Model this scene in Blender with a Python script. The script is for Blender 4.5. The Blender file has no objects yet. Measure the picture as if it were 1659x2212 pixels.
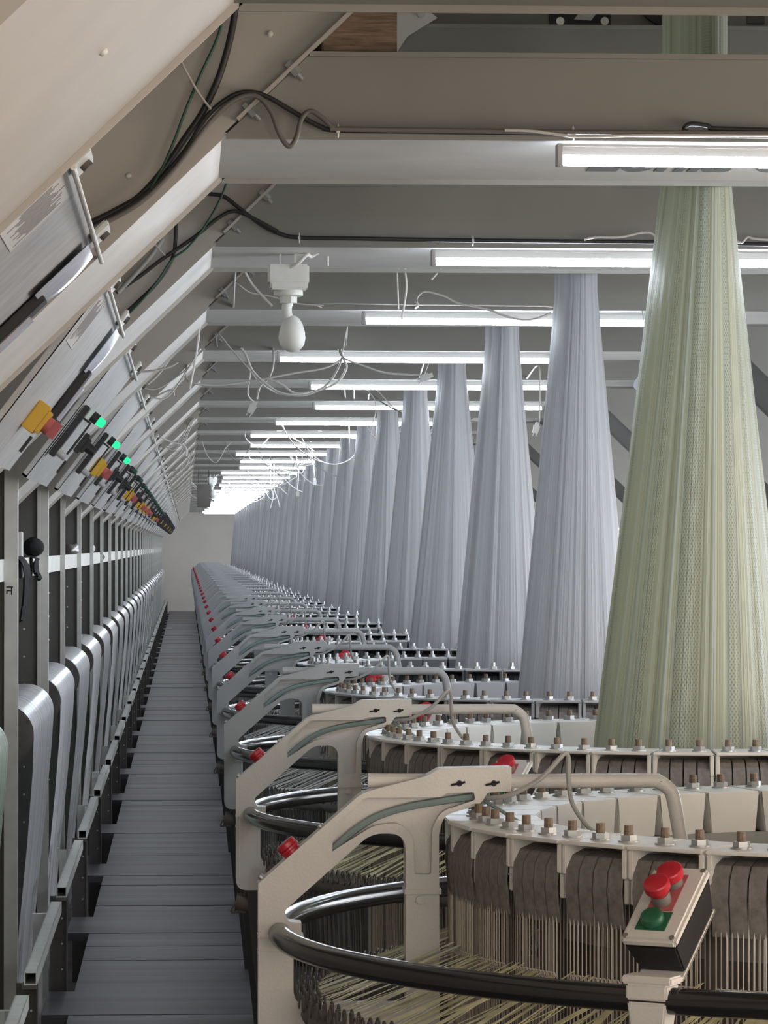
import bpy, bmesh, math, random
from math import sin, cos, pi, radians, sqrt, atan2
from mathutils import Vector, Matrix
from mathutils.geometry import tessellate_polygon

random.seed(7)
SC = bpy.context.scene
COL = SC.collection

# ------------------------------------------------------------------ camera, world, exposure
F = 7671.0                      # focal length in pixels of the 1659-wide frame
EYE = 1.9
YAW = math.atan((829.5 - 402.0) / F)
PITCH = math.atan((1180.0 - 1106.0) / F)
cam_d = bpy.data.cameras.new('camera')
cam_d.sensor_fit = 'HORIZONTAL'
cam_d.sensor_width = 36.0
cam_d.lens = F / 1659.0 * 36.0
cam_d.clip_start = 0.1
cam_d.clip_end = 300
cam = bpy.data.objects.new('camera', cam_d)
COL.objects.link(cam)
cam.location = (0, 0, EYE)
cam.rotation_euler = (pi / 2 + PITCH, 0, -YAW)
SC.camera = cam
_R = (Matrix.Rotation(-YAW, 3, 'Z') @ Matrix.Rotation(pi / 2 + PITCH, 3, 'X'))

SC.view_settings.view_transform = 'Standard'
SC.view_settings.look = 'None'
SC.view_settings.gamma = 1.0
SC.view_settings.use_curve_mapping = False
SC.view_settings.exposure = 0.4

world = bpy.data.worlds.new('hall_daylight')
SC.world = world
world.use_nodes = True
world.node_tree.nodes['Background'].inputs[0].default_value = (1.0, 0.93, 0.84, 1)
world.node_tree.nodes['Background'].inputs[1].default_value = 1.9

TUBE_COOL = (0.80, 0.90, 1.0)
TUBE_WARM = (1.0, 0.74, 0.56)
TUBE_W = 62.0                   # emission of the tubes
WIN_W = 6.0                     # daylight of unseen windows added to the right-hand wall
SC.cycles.max_bounces = 10
SC.cycles.diffuse_bounces = 5
SC.cycles.sample_clamp_indirect = 6.0


def at(px, py, Y):
    """world point seen at a photo pixel, on the plane at distance Y down the aisle"""
    d = _R @ Vector(((px - 829.5) / F, -(py - 1106.0) / F, -1.0))
    t = Y / d.y
    return Vector((d.x * t, Y, EYE + d.z * t))


# ------------------------------------------------------------------ materials
def mat(name, color, rough=0.5, metal=0.0, spec=0.5, noise=0.0, nscale=8.0, stretch=None, bump=0.0, bscale=60.0):
    m = bpy.data.materials.new(name)
    m.use_nodes = True
    nt = m.node_tree
    b = nt.nodes['Principled BSDF']
    b.inputs['Base Color'].default_value = (*color, 1)
    b.inputs['Roughness'].default_value = rough
    b.inputs['Metallic'].default_value = metal
    b.inputs['Specular IOR Level'].default_value = spec
    tc = nt.nodes.new('ShaderNodeTexCoord')
    mp = nt.nodes.new('ShaderNodeMapping')
    nt.links.new(tc.outputs['Object'], mp.inputs['Vector'])
    if stretch:
        mp.inputs['Scale'].default_value = stretch
    if noise > 0:
        n = nt.nodes.new('ShaderNodeTexNoise')
        n.inputs['Scale'].default_value = nscale
        n.inputs['Detail'].default_value = 5
        nt.links.new(mp.outputs[0], n.inputs['Vector'])
        r = nt.nodes.new('ShaderNodeMapRange')
        r.inputs['From Min'].default_value = 0.3
        r.inputs['From Max'].default_value = 0.7
        r.inputs['To Min'].default_value = 1 - noise
        r.inputs['To Max'].default_value = 1 + noise * 0.6
        nt.links.new(n.outputs['Fac'], r.inputs['Value'])
        mx = nt.nodes.new('ShaderNodeMix')
        mx.data_type = 'RGBA'
        mx.blend_type = 'MULTIPLY'
        mx.inputs['Factor'].default_value = 1
        mx.inputs['A'].default_value = (*color, 1)
        nt.links.new(r.outputs[0], mx.inputs['B'])
        nt.links.new(mx.outputs['Result'], b.inputs['Base Color'])
    if bump > 0:
        n2 = nt.nodes.new('ShaderNodeTexNoise')
        n2.inputs['Scale'].default_value = bscale
        n2.inputs['Detail'].default_value = 3
        nt.links.new(mp.outputs[0], n2.inputs['Vector'])
        bp = nt.nodes.new('ShaderNodeBump')
        bp.inputs['Strength'].default_value = bump
        bp.inputs['Distance'].default_value = 0.01
        nt.links.new(n2.outputs['Fac'], bp.inputs['Height'])
        nt.links.new(bp.outputs[0], b.inputs['Normal'])
    return m


def emit(name, color, strength):
    m = bpy.data.materials.new(name)
    m.use_nodes = True
    nt = m.node_tree
    nt.nodes.remove(nt.nodes['Principled BSDF'])
    e = nt.nodes.new('ShaderNodeEmission')
    e.inputs[0].default_value = (*color, 1)
    e.inputs[1].default_value = strength
    nt.links.new(e.outputs[0], nt.nodes['Material Output'].inputs[0])
    return m


def stripe_mat(name, cols, scale=55.0, rough=0.5, transl=0.25, holes=False, spec=0.4):
    """woven tape cloth: stripes run along the length (u across, v along)"""
    m = bpy.data.materials.new(name)
    m.use_nodes = True
    nt = m.node_tree
    N, L = nt.nodes, nt.links
    b = N['Principled BSDF']
    b.inputs['Roughness'].default_value = rough
    b.inputs['Specular IOR Level'].default_value = spec
    uv = N.new('ShaderNodeUVMap')
    sep = N.new('ShaderNodeSeparateXYZ')
    L.new(uv.outputs[0], sep.inputs[0])
    mul = N.new('ShaderNodeMath'); mul.operation = 'MULTIPLY'; mul.inputs[1].default_value = scale
    L.new(sep.outputs['X'], mul.inputs[0])
    oi = N.new('ShaderNodeObjectInfo')
    rnd = N.new('ShaderNodeMath'); rnd.operation = 'MULTIPLY_ADD'; rnd.inputs[1].default_value = 50
    L.new(oi.outputs['Random'], rnd.inputs[0]); L.new(mul.outputs[0], rnd.inputs[2])
    no = N.new('ShaderNodeTexNoise'); no.noise_dimensions = '1D'
    no.inputs['Scale'].default_value = 1.0; no.inputs['Detail'].default_value = 5; no.inputs['Roughness'].default_value = 0.62
    L.new(rnd.outputs[0], no.inputs['W'])
    cr = N.new('ShaderNodeValToRGB')
    els = cr.color_ramp.elements
    k = len(cols)
    while len(els) < k:
        els.new(0.5)
    for i, c in enumerate(cols):
        els[i].position = 0.28 + 0.44 * i / (k - 1)
        els[i].color = (*c, 1)
    L.new(no.outputs['Fac'], cr.inputs[0])
    colour = cr.outputs[0]
    if holes:
        def sn(sock, f):
            a = N.new('ShaderNodeMath'); a.operation = 'MULTIPLY'; a.inputs[1].default_value = f * 2 * pi
            L.new(sock, a.inputs[0])
            s = N.new('ShaderNodeMath'); s.operation = 'SINE'
            L.new(a.outputs[0], s.inputs[0])
            return s.outputs[0]
        p = N.new('ShaderNodeMath'); p.operation = 'MULTIPLY'
        L.new(sn(sep.outputs['X'], 170), p.inputs[0]); L.new(sn(sep.outputs['Y'], 62), p.inputs[1])
        g = N.new('ShaderNodeMath'); g.operation = 'GREATER_THAN'; g.inputs[1].default_value = 0.25
        L.new(p.outputs[0], g.inputs[0])
        n2 = N.new('ShaderNodeTexNoise'); n2.noise_dimensions = '1D'
        n2.inputs['Scale'].default_value = 0.55
        L.new(rnd.outputs[0], n2.inputs['W'])
        g2 = N.new('ShaderNodeMapRange')
        g2.inputs['From Min'].default_value = 0.5; g2.inputs['From Max'].default_value = 0.62
        L.new(n2.outputs['Fac'], g2.inputs['Value'])
        p2 = N.new('ShaderNodeMath'); p2.operation = 'MULTIPLY'
        L.new(g.outputs[0], p2.inputs[0]); L.new(g2.outputs[0], p2.inputs[1])
        p3 = N.new('ShaderNodeMath'); p3.operation = 'MULTIPLY'; p3.inputs[1].default_value = 0.55
        L.new(p2.outputs[0], p3.inputs[0])
        mx = N.new('ShaderNodeMix'); mx.data_type = 'RGBA'
        L.new(p3.outputs[0], mx.inputs['Factor'])
        L.new(colour, mx.inputs['A'])
        mx.inputs['B'].default_value = (0.16, 0.2, 0.2, 1)
        colour = mx.outputs['Result']
    L.new(colour, b.inputs['Base Color'])
    bp = N.new('ShaderNodeBump'); bp.inputs['Strength'].default_value = 0.85; bp.inputs['Distance'].default_value = 0.025
    L.new(no.outputs['Fac'], bp.inputs['Height'])
    L.new(bp.outputs[0], b.inputs['Normal'])
    if transl > 0:
        tr = N.new('ShaderNodeBsdfTranslucent')
        L.new(colour, tr.inputs[0])
        ms = N.new('ShaderNodeMixShader'); ms.inputs[0].default_value = transl
        L.new(b.outputs[0], ms.inputs[1]); L.new(tr.outputs[0], ms.inputs[2])
        L.new(ms.outputs[0], N['Material Output'].inputs[0])
    return m


def floor_mat():
    m = mat('ribbed_metal_plank', (0.108, 0.103, 0.120), 0.38, 0.3, 0.5, 0.7, 2.0, (0.22, 2.2, 1))
    nt = m.node_tree
    N, L = nt.nodes, nt.links
    w = N.new('ShaderNodeTexWave'); w.bands_direction = 'X'
    w.inputs['Scale'].default_value = 12.0
    w.inputs['Distortion'].default_value = 0.3
    tc = N.new('ShaderNodeTexCoord')
    L.new(tc.outputs['Object'], w.inputs['Vector'])
    bp = N.new('ShaderNodeBump'); bp.inputs['Strength'].default_value = 0.05; bp.inputs['Distance'].default_value = 0.002
    L.new(w.outputs['Fac'], bp.inputs['Height'])
    L.new(bp.outputs[0], N['Principled BSDF'].inputs['Normal'])
    return m


M = dict(
    cream=mat('cream_painted_steel', (0.72, 0.705, 0.68), 0.42, 0, 0.45, 0.07, 5, None, 0.04, 160),
    casting=mat('beige_cast_metal', (0.60, 0.59, 0.565), 0.45, 0, 0.5, 0.07, 9, None, 0.10, 220),
    plate=mat('white_painted_plate', (0.72, 0.71, 0.68), 0.38, 0, 0.5, 0.05, 9),
    leg=mat('half_shade_steel', (0.48, 0.455, 0.42), 0.55, 0, 0.35, 0.08, 3),  # portal steel partly darkened, some shade in its colour
    web=mat('shade_toned_steel', (0.27, 0.265, 0.248), 0.55, 0, 0.35, 0.08, 3),  # same steel darkened further, shade put into the colour
    panel=mat('dusty_grey_panel', (0.47, 0.47, 0.475), 0.45, 0, 0.45, 0.16, 2.5, (1, 6, 6)),
    post=mat('light_grey_steel', (0.66, 0.665, 0.64), 0.5, 0.05, 0.45, 0.12, 12),
    dark_steel=mat('dark_brown_steel', (0.11, 0.098, 0.09), 0.6, 0, 0.3, 0.2, 6),
    rack_plate=mat('rack_back_plate', (0.13, 0.127, 0.12), 0.6, 0, 0.3, 0.15, 4),
    black_gloss=mat('glossy_black_rubber', (0.012, 0.012, 0.014), 0.18, 0, 0.6),
    black=mat('black_plastic', (0.018, 0.018, 0.020), 0.45, 0, 0.4),
    strap=mat('charcoal_strap', (0.20, 0.188, 0.18), 0.75, 0, 0.2, 0.3, 60),
    wire=mat('dull_steel_wire', (0.58, 0.53, 0.47), 0.45, 0.2, 0.5),
    wire_dark=mat('dark_wire', (0.13, 0.125, 0.12), 0.55, 0.2, 0.4),
    drum=mat('dark_machine_body', (0.15, 0.14, 0.13), 0.6, 0, 0.3, 0.3, 12),
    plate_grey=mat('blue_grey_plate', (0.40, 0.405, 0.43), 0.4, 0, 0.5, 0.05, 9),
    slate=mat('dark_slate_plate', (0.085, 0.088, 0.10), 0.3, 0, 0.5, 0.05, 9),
    inner=mat('grey_machine_ring', (0.30, 0.30, 0.29), 0.5, 0, 0.4),
    zinc=mat('zinc_nut', (0.42, 0.44, 0.45), 0.35, 0.6, 0.5),
    rust=mat('rusty_bolt', (0.21, 0.16, 0.12), 0.65, 0.3, 0.4, 0.3, 150),
    red=mat('red_plastic', (0.42, 0.016, 0.03), 0.28, 0, 0.55),
    red_dull=mat('faded_red_label', (0.40, 0.10, 0.10), 0.6),
    green=mat('green_plastic', (0.015, 0.10, 0.05), 0.35, 0, 0.5),
    yellow=mat('yellow_plastic', (0.62, 0.36, 0.02), 0.35, 0, 0.5),
    grey_pl=mat('grey_plastic', (0.16, 0.15, 0.14), 0.55),
    cable_grey=mat('grey_cable', (0.36, 0.36, 0.35), 0.5),
    cable_black=mat('black_cable', (0.028, 0.028, 0.03), 0.5),
    cable_green=mat('green_cable', (0.02, 0.09, 0.055), 0.5),
    cable_teal=mat('teal_hose', (0.20, 0.27, 0.27), 0.45),
    cable_white=mat('white_cable', (0.62, 0.60, 0.58), 0.5),
    white_pl=mat('white_plastic', (0.66, 0.67, 0.65), 0.4, 0, 0.5, 0.05, 30),
    film=mat('clear_film', (0.62, 0.64, 0.74), 0.2, 0, 0.7, 0.1, 20),
    paper=mat('paper', (0.62, 0.62, 0.62), 0.7),
    ink=mat('faded_ink', (0.30, 0.30, 0.31), 0.7),
    letter=mat('grey_lettering', (0.20, 0.205, 0.22), 0.6),
    wood=mat('rough_timber', (0.20, 0.145, 0.105), 0.75, 0, 0.3, 0.45, 18, (1, 1, 12)),
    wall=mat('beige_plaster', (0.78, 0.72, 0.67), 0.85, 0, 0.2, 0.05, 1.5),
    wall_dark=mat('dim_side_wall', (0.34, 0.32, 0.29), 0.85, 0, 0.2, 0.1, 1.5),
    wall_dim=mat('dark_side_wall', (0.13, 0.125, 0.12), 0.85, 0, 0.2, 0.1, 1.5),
    casting_grey=mat('darker_cast_metal', (0.38, 0.39, 0.40), 0.45, 0, 0.5, 0.08, 9, None, 0.10, 220),  # greyer, darker copy of casting for the looms beyond the second
    concrete=mat('dark_concrete', (0.16, 0.15, 0.15), 0.9, 0, 0.2, 0.3, 3),
    roof=mat('roof_sheet', (0.30, 0.285, 0.26), 0.8, 0, 0.2),
    cloth_dark=mat('dark_cloth', (0.03, 0.032, 0.036), 0.9, 0, 0.2, 0.4, 25, None, 0.6, 60),
    foil=mat('crumpled_foil', (0.45, 0.43, 0.42), 0.35, 0.5, 0.5),
    cap_grey=mat('fixture_end_cap', (0.45, 0.44, 0.45), 0.45),
    casing=mat('frosted_fixture_casing', (0.62, 0.61, 0.60), 0.25, 0, 0.6),
    tube=emit('cool_tube_light', TUBE_COOL, TUBE_W),
    tube_warm=emit('warm_tube_light', TUBE_WARM, TUBE_W * 0.42),
    lamp_green=emit('green_pilot_glow', (0.02, 1.0, 0.22), 1.6),
    lamp_off=mat('dark_green_lens', (0.02, 0.08, 0.05), 0.25, 0, 0.6),
    bright_bolt=mat('clean_steel', (0.6, 0.6, 0.6), 0.3, 0.7),
)
M['floor'] = floor_mat()
M['fab_white'] = stripe_mat('white_woven_tape_cloth', [(0.37, 0.365, 0.38), (0.58, 0.585, 0.61), (0.61, 0.62, 0.65), (0.71, 0.73, 0.77)], 24, 0.42, 0.5)
M['fab_green'] = stripe_mat('green_yellow_woven_tape_cloth',
                            [(0.28, 0.33, 0.31), (0.52, 0.51, 0.36), (0.55, 0.60, 0.53), (0.64, 0.64, 0.47), (0.62, 0.70, 0.68), (0.72, 0.76, 0.74)], 38, 0.42, 0.42, True)
M['tape_white'] = stripe_mat('white_yarn_tapes', [(0.50, 0.50, 0.52), (0.78, 0.78, 0.82), (0.90, 0.90, 0.94)], 24, 0.32, 0.1, False, 0.7)
M['tape_green'] = stripe_mat('green_yarn_tapes', [(0.36, 0.42, 0.36), (0.52, 0.62, 0.52), (0.70, 0.78, 0.70)], 26, 0.28, 0.1, False, 0.7)
M['warp_white'] = mat('white_warp_tape', (0.70, 0.70, 0.70), 0.25, 0, 0.7)
M['warp_yellow'] = mat('yellow_green_warp_tape', (0.66, 0.64, 0.40), 0.25, 0, 0.7, 0.4, 14)


# ------------------------------------------------------------------ mesh builder
class MB:
    def __init__(self):
        self.v, self.f, self.uv, self.mi = [], [], {}, []

    def add(self, vs, fs, mi=0):
        o = len(self.v)
        self.v.extend(tuple(p) for p in vs)
        self.f.extend(tuple(i + o for i in f) for f in fs)
        self.mi.extend([mi] * len(fs))
        return o

    def box(self, c, s, rot=None, mi=0, taper=1.0):
        x, y, z = s[0] / 2, s[1] / 2, s[2] / 2
        pts = []
        for zz, t in ((-z, taper), (z, 1.0)):
            for xx, yy in ((-x, -y), (x, -y), (x, y), (-x, y)):
                p = Vector((xx * t, yy * t, zz))
                if rot is not None:
                    p = rot @ p
                pts.append(p + Vector(c))
        return self.add(pts, [(0, 3, 2, 1), (4, 5, 6, 7), (0, 1, 5, 4), (1, 2, 6, 5), (2, 3, 7, 6), (3, 0, 4, 7)], mi)

    def span(self, a, b, mi=0):
        a, b = Vector(a), Vector(b)
        return self.box((a + b) / 2, [abs(b[i] - a[i]) for i in range(3)], None, mi)

    def cyl(self, a, b, r, r2=None, seg=16, cap=True, mi=0):
        a, b = Vector(a), Vector(b)
        r2 = r if r2 is None else r2
        d = (b - a).normalized()
        u = d.orthogonal().normalized()
        w = d.cross(u)
        pts = []
        for p, rr in ((a, r), (b, r2)):
            for i in range(seg):
                t = 2 * pi * i / seg
                pts.append(p + (u * cos(t) + w * sin(t)) * rr)
        fs = [(i, (i + 1) % seg, seg + (i + 1) % seg, seg + i) for i in range(seg)]
        if cap:
            fs.append(tuple(range(seg - 1, -1, -1)))
            fs.append(tuple(range(seg, 2 * seg)))
        return self.add(pts, fs, mi)

    def tube(self, path, r, seg=8, closed=False, cap=True, mi=0):
        P = [Vector(p) for p in path]
        n = len(P)
        rs = r if isinstance(r, (list, tuple)) else [r] * n
        prev = None
        pts = []
        for i in range(n):
            if closed:
                d = P[(i + 1) % n] - P[i - 1]
            else:
                d = P[min(i + 1, n - 1)] - P[max(i - 1, 0)]
            d = d.normalized() if d.length > 1e-9 else Vector((0, 0, 1))
            if prev is None:
                u = d.cross(Vector((0, 0, 1)))
                if u.length < 1e-3:
                    u = d.cross(Vector((1, 0, 0)))
                u.normalize()
            else:
                u = (prev - d * prev.dot(d))
                u = u.normalized() if u.length > 1e-6 else d.orthogonal().normalized()
            prev = u
            w = d.cross(u)
            for k in range(seg):
                t = 2 * pi * k / seg
                pts.append(P[i] + (u * cos(t) + w * sin(t)) * rs[i])
        fs = []
        for i in range(n if closed else n - 1):
            j = (i + 1) % n
            for k in range(seg):
                k2 = (k + 1) % seg
                fs.append((i * seg + k, i * seg + k2, j * seg + k2, j * seg + k))
        if cap and not closed:
            fs.append(tuple(range(seg - 1, -1, -1)))
            fs.append(tuple((n - 1) * seg + k for k in range(seg)))
        return self.add(pts, fs, mi)

    def lathe(self, prof, seg=24, c=(0, 0, 0), axis=None, mi=0):
        c = Vector(c)
        q = Vector((0, 0, 1)).rotation_difference(Vector(axis)).to_matrix() if axis is not None else Matrix.Identity(3)
        pts = []
        for r, z in prof:
            for k in range(seg):
                t = 2 * pi * k / seg
                pts.append(c + q @ Vector((r * cos(t), r * sin(t), z)))
        fs = []
        for i in range(len(prof) - 1):
            for k in range(seg):
                k2 = (k + 1) % seg
                fs.append((i * seg + k, i * seg + k2, (i + 1) * seg + k2, (i + 1) * seg + k))
        fs.append(tuple(range(seg - 1, -1, -1)))
        fs.append(tuple((len(prof) - 1) * seg + k for k in range(seg)))
        return self.add(pts, fs, mi)

    def prism(self, poly, fn, t0, t1, holes=(), pocket=None, depth=0.02, mi=0):
        """poly, holes, pocket: 2-D outlines; fn(a, b, t) gives the 3-D point; t0 is the front"""
        loops = [list(poly)] + [list(h) for h in holes]
        front = loops + ([list(pocket)] if pocket else [])

        def tess(lp, t):
            flat = [p for l in lp for p in l]
            tris = tessellate_polygon([[Vector((p[0], p[1], 0)) for p in l] for l in lp])
            self.add([fn(p[0], p[1], t) for p in flat], [tuple(x) for x in tris], mi)

        def wall(l, ta, tb):
            n = len(l)
            self.add([fn(p[0], p[1], ta) for p in l] + [fn(p[0], p[1], tb) for p in l],
                     [(i, (i + 1) % n, n + (i + 1) % n, n + i) for i in range(n)], mi)
        tess(front, t0)
        tess(loops, t1)
        for l in loops:
            wall(l, t0, t1)
        if pocket:
            td = t0 + (depth if t1 > t0 else -depth)
            wall(list(pocket), t0, td)
            tess([list(pocket)], td)

    def build(self, name, m, parent=None, loc=None, bevel=0.0, smooth=35, weld=True, uvs=None):
        me = bpy.data.meshes.new(name)
        me.from_pydata([tuple(p) for p in self.v], [], self.f)
        ms = m if isinstance(m, (list, tuple)) else [m]
        for x in ms:
            me.materials.append(x)
        if len(ms) > 1:
            me.polygons.foreach_set('material_index', self.mi)
        if uvs is not None:
            lay = me.uv_layers.new(name='UVMap')
            for lp in me.loops:
                lay.data[lp.index].uv = uvs[lp.vertex_index]
        bm = bmesh.new()
        bm.from_mesh(me)
        if weld and uvs is None:
            bmesh.ops.remove_doubles(bm, verts=bm.verts, dist=1e-5)
        if uvs is None:
            bmesh.ops.recalc_face_normals(bm, faces=bm.faces)
        if bevel > 0:
            es = [e for e in bm.edges if len(e.link_faces) == 2 and e.calc_face_angle(0) > 0.6]
            bmesh.ops.bevel(bm, geom=es, offset=bevel, segments=2, affect='EDGES', clamp_overlap=True)
        bm.to_mesh(me)
        bm.free()
        if smooth:
            me.polygons.foreach_set('use_smooth', [True] * len(me.polygons))
            me.set_sharp_from_angle(angle=radians(smooth))
        me.update()
        o = bpy.data.objects.new(name, me)
        COL.objects.link(o)
        if parent is not None:
            o.parent = parent
        if loc is not None:
            o.location = loc
        return o


def rounded(pts, steps=5):
    """pts: (x, y) or (x, y, r); corners with r get an arc"""
    out = []
    n = len(pts)
    for i, p in enumerate(pts):
        r = p[2] if len(p) > 2 else 0
        c = Vector((p[0], p[1]))
        if r <= 0:
            out.append((c.x, c.y)); continue
        a = Vector(pts[i - 1][:2]) - c
        b = Vector(pts[(i + 1) % n][:2]) - c
        ra = min(r, a.length * 0.48, b.length * 0.48)
        a, b = c + a.normalized() * ra, c + b.normalized() * ra
        for k in range(steps + 1):
            t = k / steps
            q = a * (1 - t) ** 2 + c * 2 * t * (1 - t) + b * t * t
            out.append((q.x, q.y))
    return out


def spline(pts, per=6):
    P = [Vector(p) for p in pts]
    if len(P) < 3:
        return P
    out = []
    for i in range(len(P) - 1):
        p0, p1, p2, p3 = P[max(i - 1, 0)], P[i], P[i + 1], P[min(i + 2, len(P) - 1)]
        for k in range(per):
            t = k / per
            out.append(0.5 * ((2 * p1) + (p2 - p0) * t + (2 * p0 - 5 * p1 + 4 * p2 - p3) * t * t + (3 * p1 - p0 - 3 * p2 + p3) * t ** 3))
    out.append(P[-1])
    return out


def tag(o, label=None, cat=None, group=None, kind=None):
    if label: o['label'] = label
    if cat: o['category'] = cat
    if group: o['group'] = group
    if kind: o['kind'] = kind
    return o


def thing(name, label, cat, loc=(0, 0, 0), group=None):
    o = bpy.data.objects.new(name, None)
    o.empty_display_size = 0.1
    COL.objects.link(o)
    o.location = loc
    return tag(o, label, cat, group)


def kids(o):
    return KIDS.setdefault(o.name, [])


KIDS = {}


def dup(root, loc, label, children, group=None):
    """copy of a thing, of its parts and of their sub-parts; children: {object: [children]}"""
    def rec(o, parent):
        c = o.copy()
        COL.objects.link(c)
        if parent is not None:
            c.parent = parent
        for ch in children.get(o.name, ()):
            rec(ch, c)
        return c
    r = rec(root, None)
    r.location = loc
    r['label'] = label
    if group:
        r['group'] = group
    return r


def tree_of():
    d = {}
    for o in COL.objects:
        if o.parent is not None:
            d.setdefault(o.parent.name, []).append(o)
    return d


ORD = ['nearest', 'second', 'third', 'fourth', 'fifth', 'sixth', 'seventh', 'eighth', 'ninth', 'tenth', 'eleventh', 'twelfth', 'thirteenth', 'fourteenth']

PITCH_Y = 3.05                 # spacing of looms, portals, rack bays
N_BAY = 31
CX = 1.43                      # loom centre line
END_Y = 104.0

# ------------------------------------------------------------------ setting
def struct(name, mb, m, **k):
    o = mb.build(name, m, **k)
    o['kind'] = 'structure'
    return o


b = MB(); b.span((-1.6, -4, -0.45), (4.9, END_Y, -0.35)); struct('floor', b, M['concrete'], smooth=0)
b = MB(); b.span((-1.7, END_Y, -0.45), (5.0, END_Y + 0.15, 4.4)); struct('wall_back', b, M['wall'], smooth=0)
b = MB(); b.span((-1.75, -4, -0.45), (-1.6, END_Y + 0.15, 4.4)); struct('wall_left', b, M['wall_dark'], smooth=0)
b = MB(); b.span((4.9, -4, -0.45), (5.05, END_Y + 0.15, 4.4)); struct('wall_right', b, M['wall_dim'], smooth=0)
b = MB(); b.span((-1.75, -4, 4.4), (5.05, END_Y + 0.15, 4.5)); struct('ceiling', b, M['roof'], smooth=0)

# unseen windows added low along the right-hand wall to bring in daylight
M['daylight'] = emit('window_daylight', (0.94, 0.97, 1.0), WIN_W)
M['added_daylight_warm'] = emit('warm_added_window_light', (1.0, 0.84, 0.70), WIN_W * 1.25)
for i in range(17):
    y0 = -3.2 + i * 6.1
    wb = MB()
    for a_, c_ in (((4.84, y0, 0.75), (4.9, y0 + 4.6, 0.80)), ((4.84, y0, 2.55), (4.9, y0 + 4.6, 2.60)), ((4.84, y0, 0.8), (4.9, y0 + 0.05, 2.55)), ((4.84, y0 + 4.55, 0.8), (4.9, y0 + 4.6, 2.55)),
                   ((4.85, y0 + 2.28, 0.8), (4.9, y0 + 2.32, 2.55))):
        wb.span(a_, c_)
    wo = struct('window_%d' % (i + 1), wb, M['cap_grey'], smooth=0)
    wb = MB(); wb.span((4.875, y0 + 0.05, 0.8), (4.885, y0 + 4.55, 2.55)); wb.build('pane', M['added_daylight_warm' if i < 2 else 'daylight'], wo, smooth=0)

# raised walkway of ribbed metal planks with tabs reaching to the rack at every bay
b = MB()
TAB0 = 14.47 - 4 * PITCH_Y
XL, XR, XT = -0.475, 0.315, -0.585
for k in range(0, N_BAY + 3):
    y = TAB0 + k * PITCH_Y
    if y > END_Y - 3.1:
        break
    b.span((XT, y, -0.04), (XR, y + 0.76, 0.0))
    g = 0.012
    ln = (PITCH_Y - 0.76) / 4
    for j in range(4):
        b.span((XL, y + 0.76 + j * ln + g, -0.04), (XR, y + 0.76 + (j + 1) * ln - (0 if j < 3 else g), -0.001 - 0.003 * random.random()))
    for xx in (XL + 0.05, XR - 0.06):
        b.span((xx, y + 0.1, -0.35), (xx + 0.05, y + 0.16, -0.04))
y_end = y
b.span((XL, y_end, -0.04), (XR, END_Y, 0.0))
b.span((XL + 0.05, y_end + 0.1, -0.35), (XR - 0.05, y_end + 0.2, -0.04))
struct('walkway', b, M['floor'], bevel=0.0, smooth=0)

# ------------------------------------------------------------------ portals over the aisle
PY0 = 8.46                      # near edge of the first portal fully in view
UZ = EYE + 0.98                 # underside
WEB = 0.20
DEP = 1.0
SL = 0.96
XCOR = 0.085
UN = Vector((1, 0, SL)).normalized()          # up along the left leg
NN = Vector((-SL, 0, 1)).normalized()         # outward from the left leg


def side(p, s):
    """mirror the left leg to the right for s = -1 (about the loom centre line)"""
    return Vector((p.x if s > 0 else 2 * CX - p.x, p.y, p.z))


def leg_mesh(s, ya=0.0, soffit=False):
    b = MB()
    c = Vector((XCOR, 0, UZ))
    lo = (-0.78 - XCOR) / UN.x
    hi = (3.42 - UZ) / UN.z
    w = 0.30
    def pt(t, n, y):
        return side(c + UN * t + NN * n + Vector((0, y, 0)), s)
    def slab(t0, t1, n0, n1, y0, y1):
        vs = [pt(t, n, y) for y in (y0, y1) for t, n in ((t0, n0), (t1, n0), (t1, n1), (t0, n1))]
        b.add(vs, [(0, 1, 2, 3), (4, 7, 6, 5), (0, 4, 5, 1), (1, 5, 6, 2), (2, 6, 7, 3), (3, 7, 4, 0)])
    if soffit:
        slab(lo, 0.02, 0, 0.006, ya + 0.007, DEP - 0.007)
        return b
    slab(lo, hi, 0.0, w, ya, ya + 0.006)                  # front web
    slab(lo, hi, 0.0, w, DEP - 0.006, DEP)            # rear web
    slab(0.05, hi, -0.004, 0.004, ya - 0.03, ya + 0.006)       # bolted joint flange
    slab(lo, hi, w - 0.006, w, ya, DEP)
    slab(lo, 0.02, -0.012, 0.0, DEP - 0.006, DEP)     # turned-down rear lip
    slab(lo, 0.0, -0.008, 0.0, ya, ya + 0.006)
    return b


def beam_mesh(ya=0.0, soffit=False):
    b = MB()
    xa, xb = XCOR, 2 * CX - XCOR
    e = WEB / SL
    b.span((CX - 0.01, ya + 0.006, UZ + 0.02), (CX + 0.01, DEP - 0.006, UZ + 0.12)) if not soffit else None
    if soffit:
        b.span((xa, ya + 0.007, UZ), (xb, DEP - 0.007, UZ + 0.006))
        return b
    for y0, y1 in ((ya, ya + 0.006), (DEP - 0.006, DEP)):
        vs = [(x, y, z) for y in (y0, y1) for x, z in ((xa + 0.008, UZ), (xb - 0.008, UZ), (xb - e - 0.008, UZ + WEB), (xa + e + 0.008, UZ + WEB))]
        b.add(vs, [(0, 1, 2, 3), (4, 7, 6, 5), (0, 4, 5, 1), (1, 5, 6, 2), (2, 6, 7, 3), (3, 7, 4, 0)])
    b.span((xa + 0.01, DEP - 0.006, UZ - 0.014), (xb - 0.01, DEP, UZ))
    b.span((xa + 0.01, ya, UZ - 0.009), (xb - 0.01, ya + 0.006, UZ))
    b.span((xa + e, ya - 0.012, UZ + WEB - 0.012), (xb - e, ya, UZ + WEB))
    return b


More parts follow.
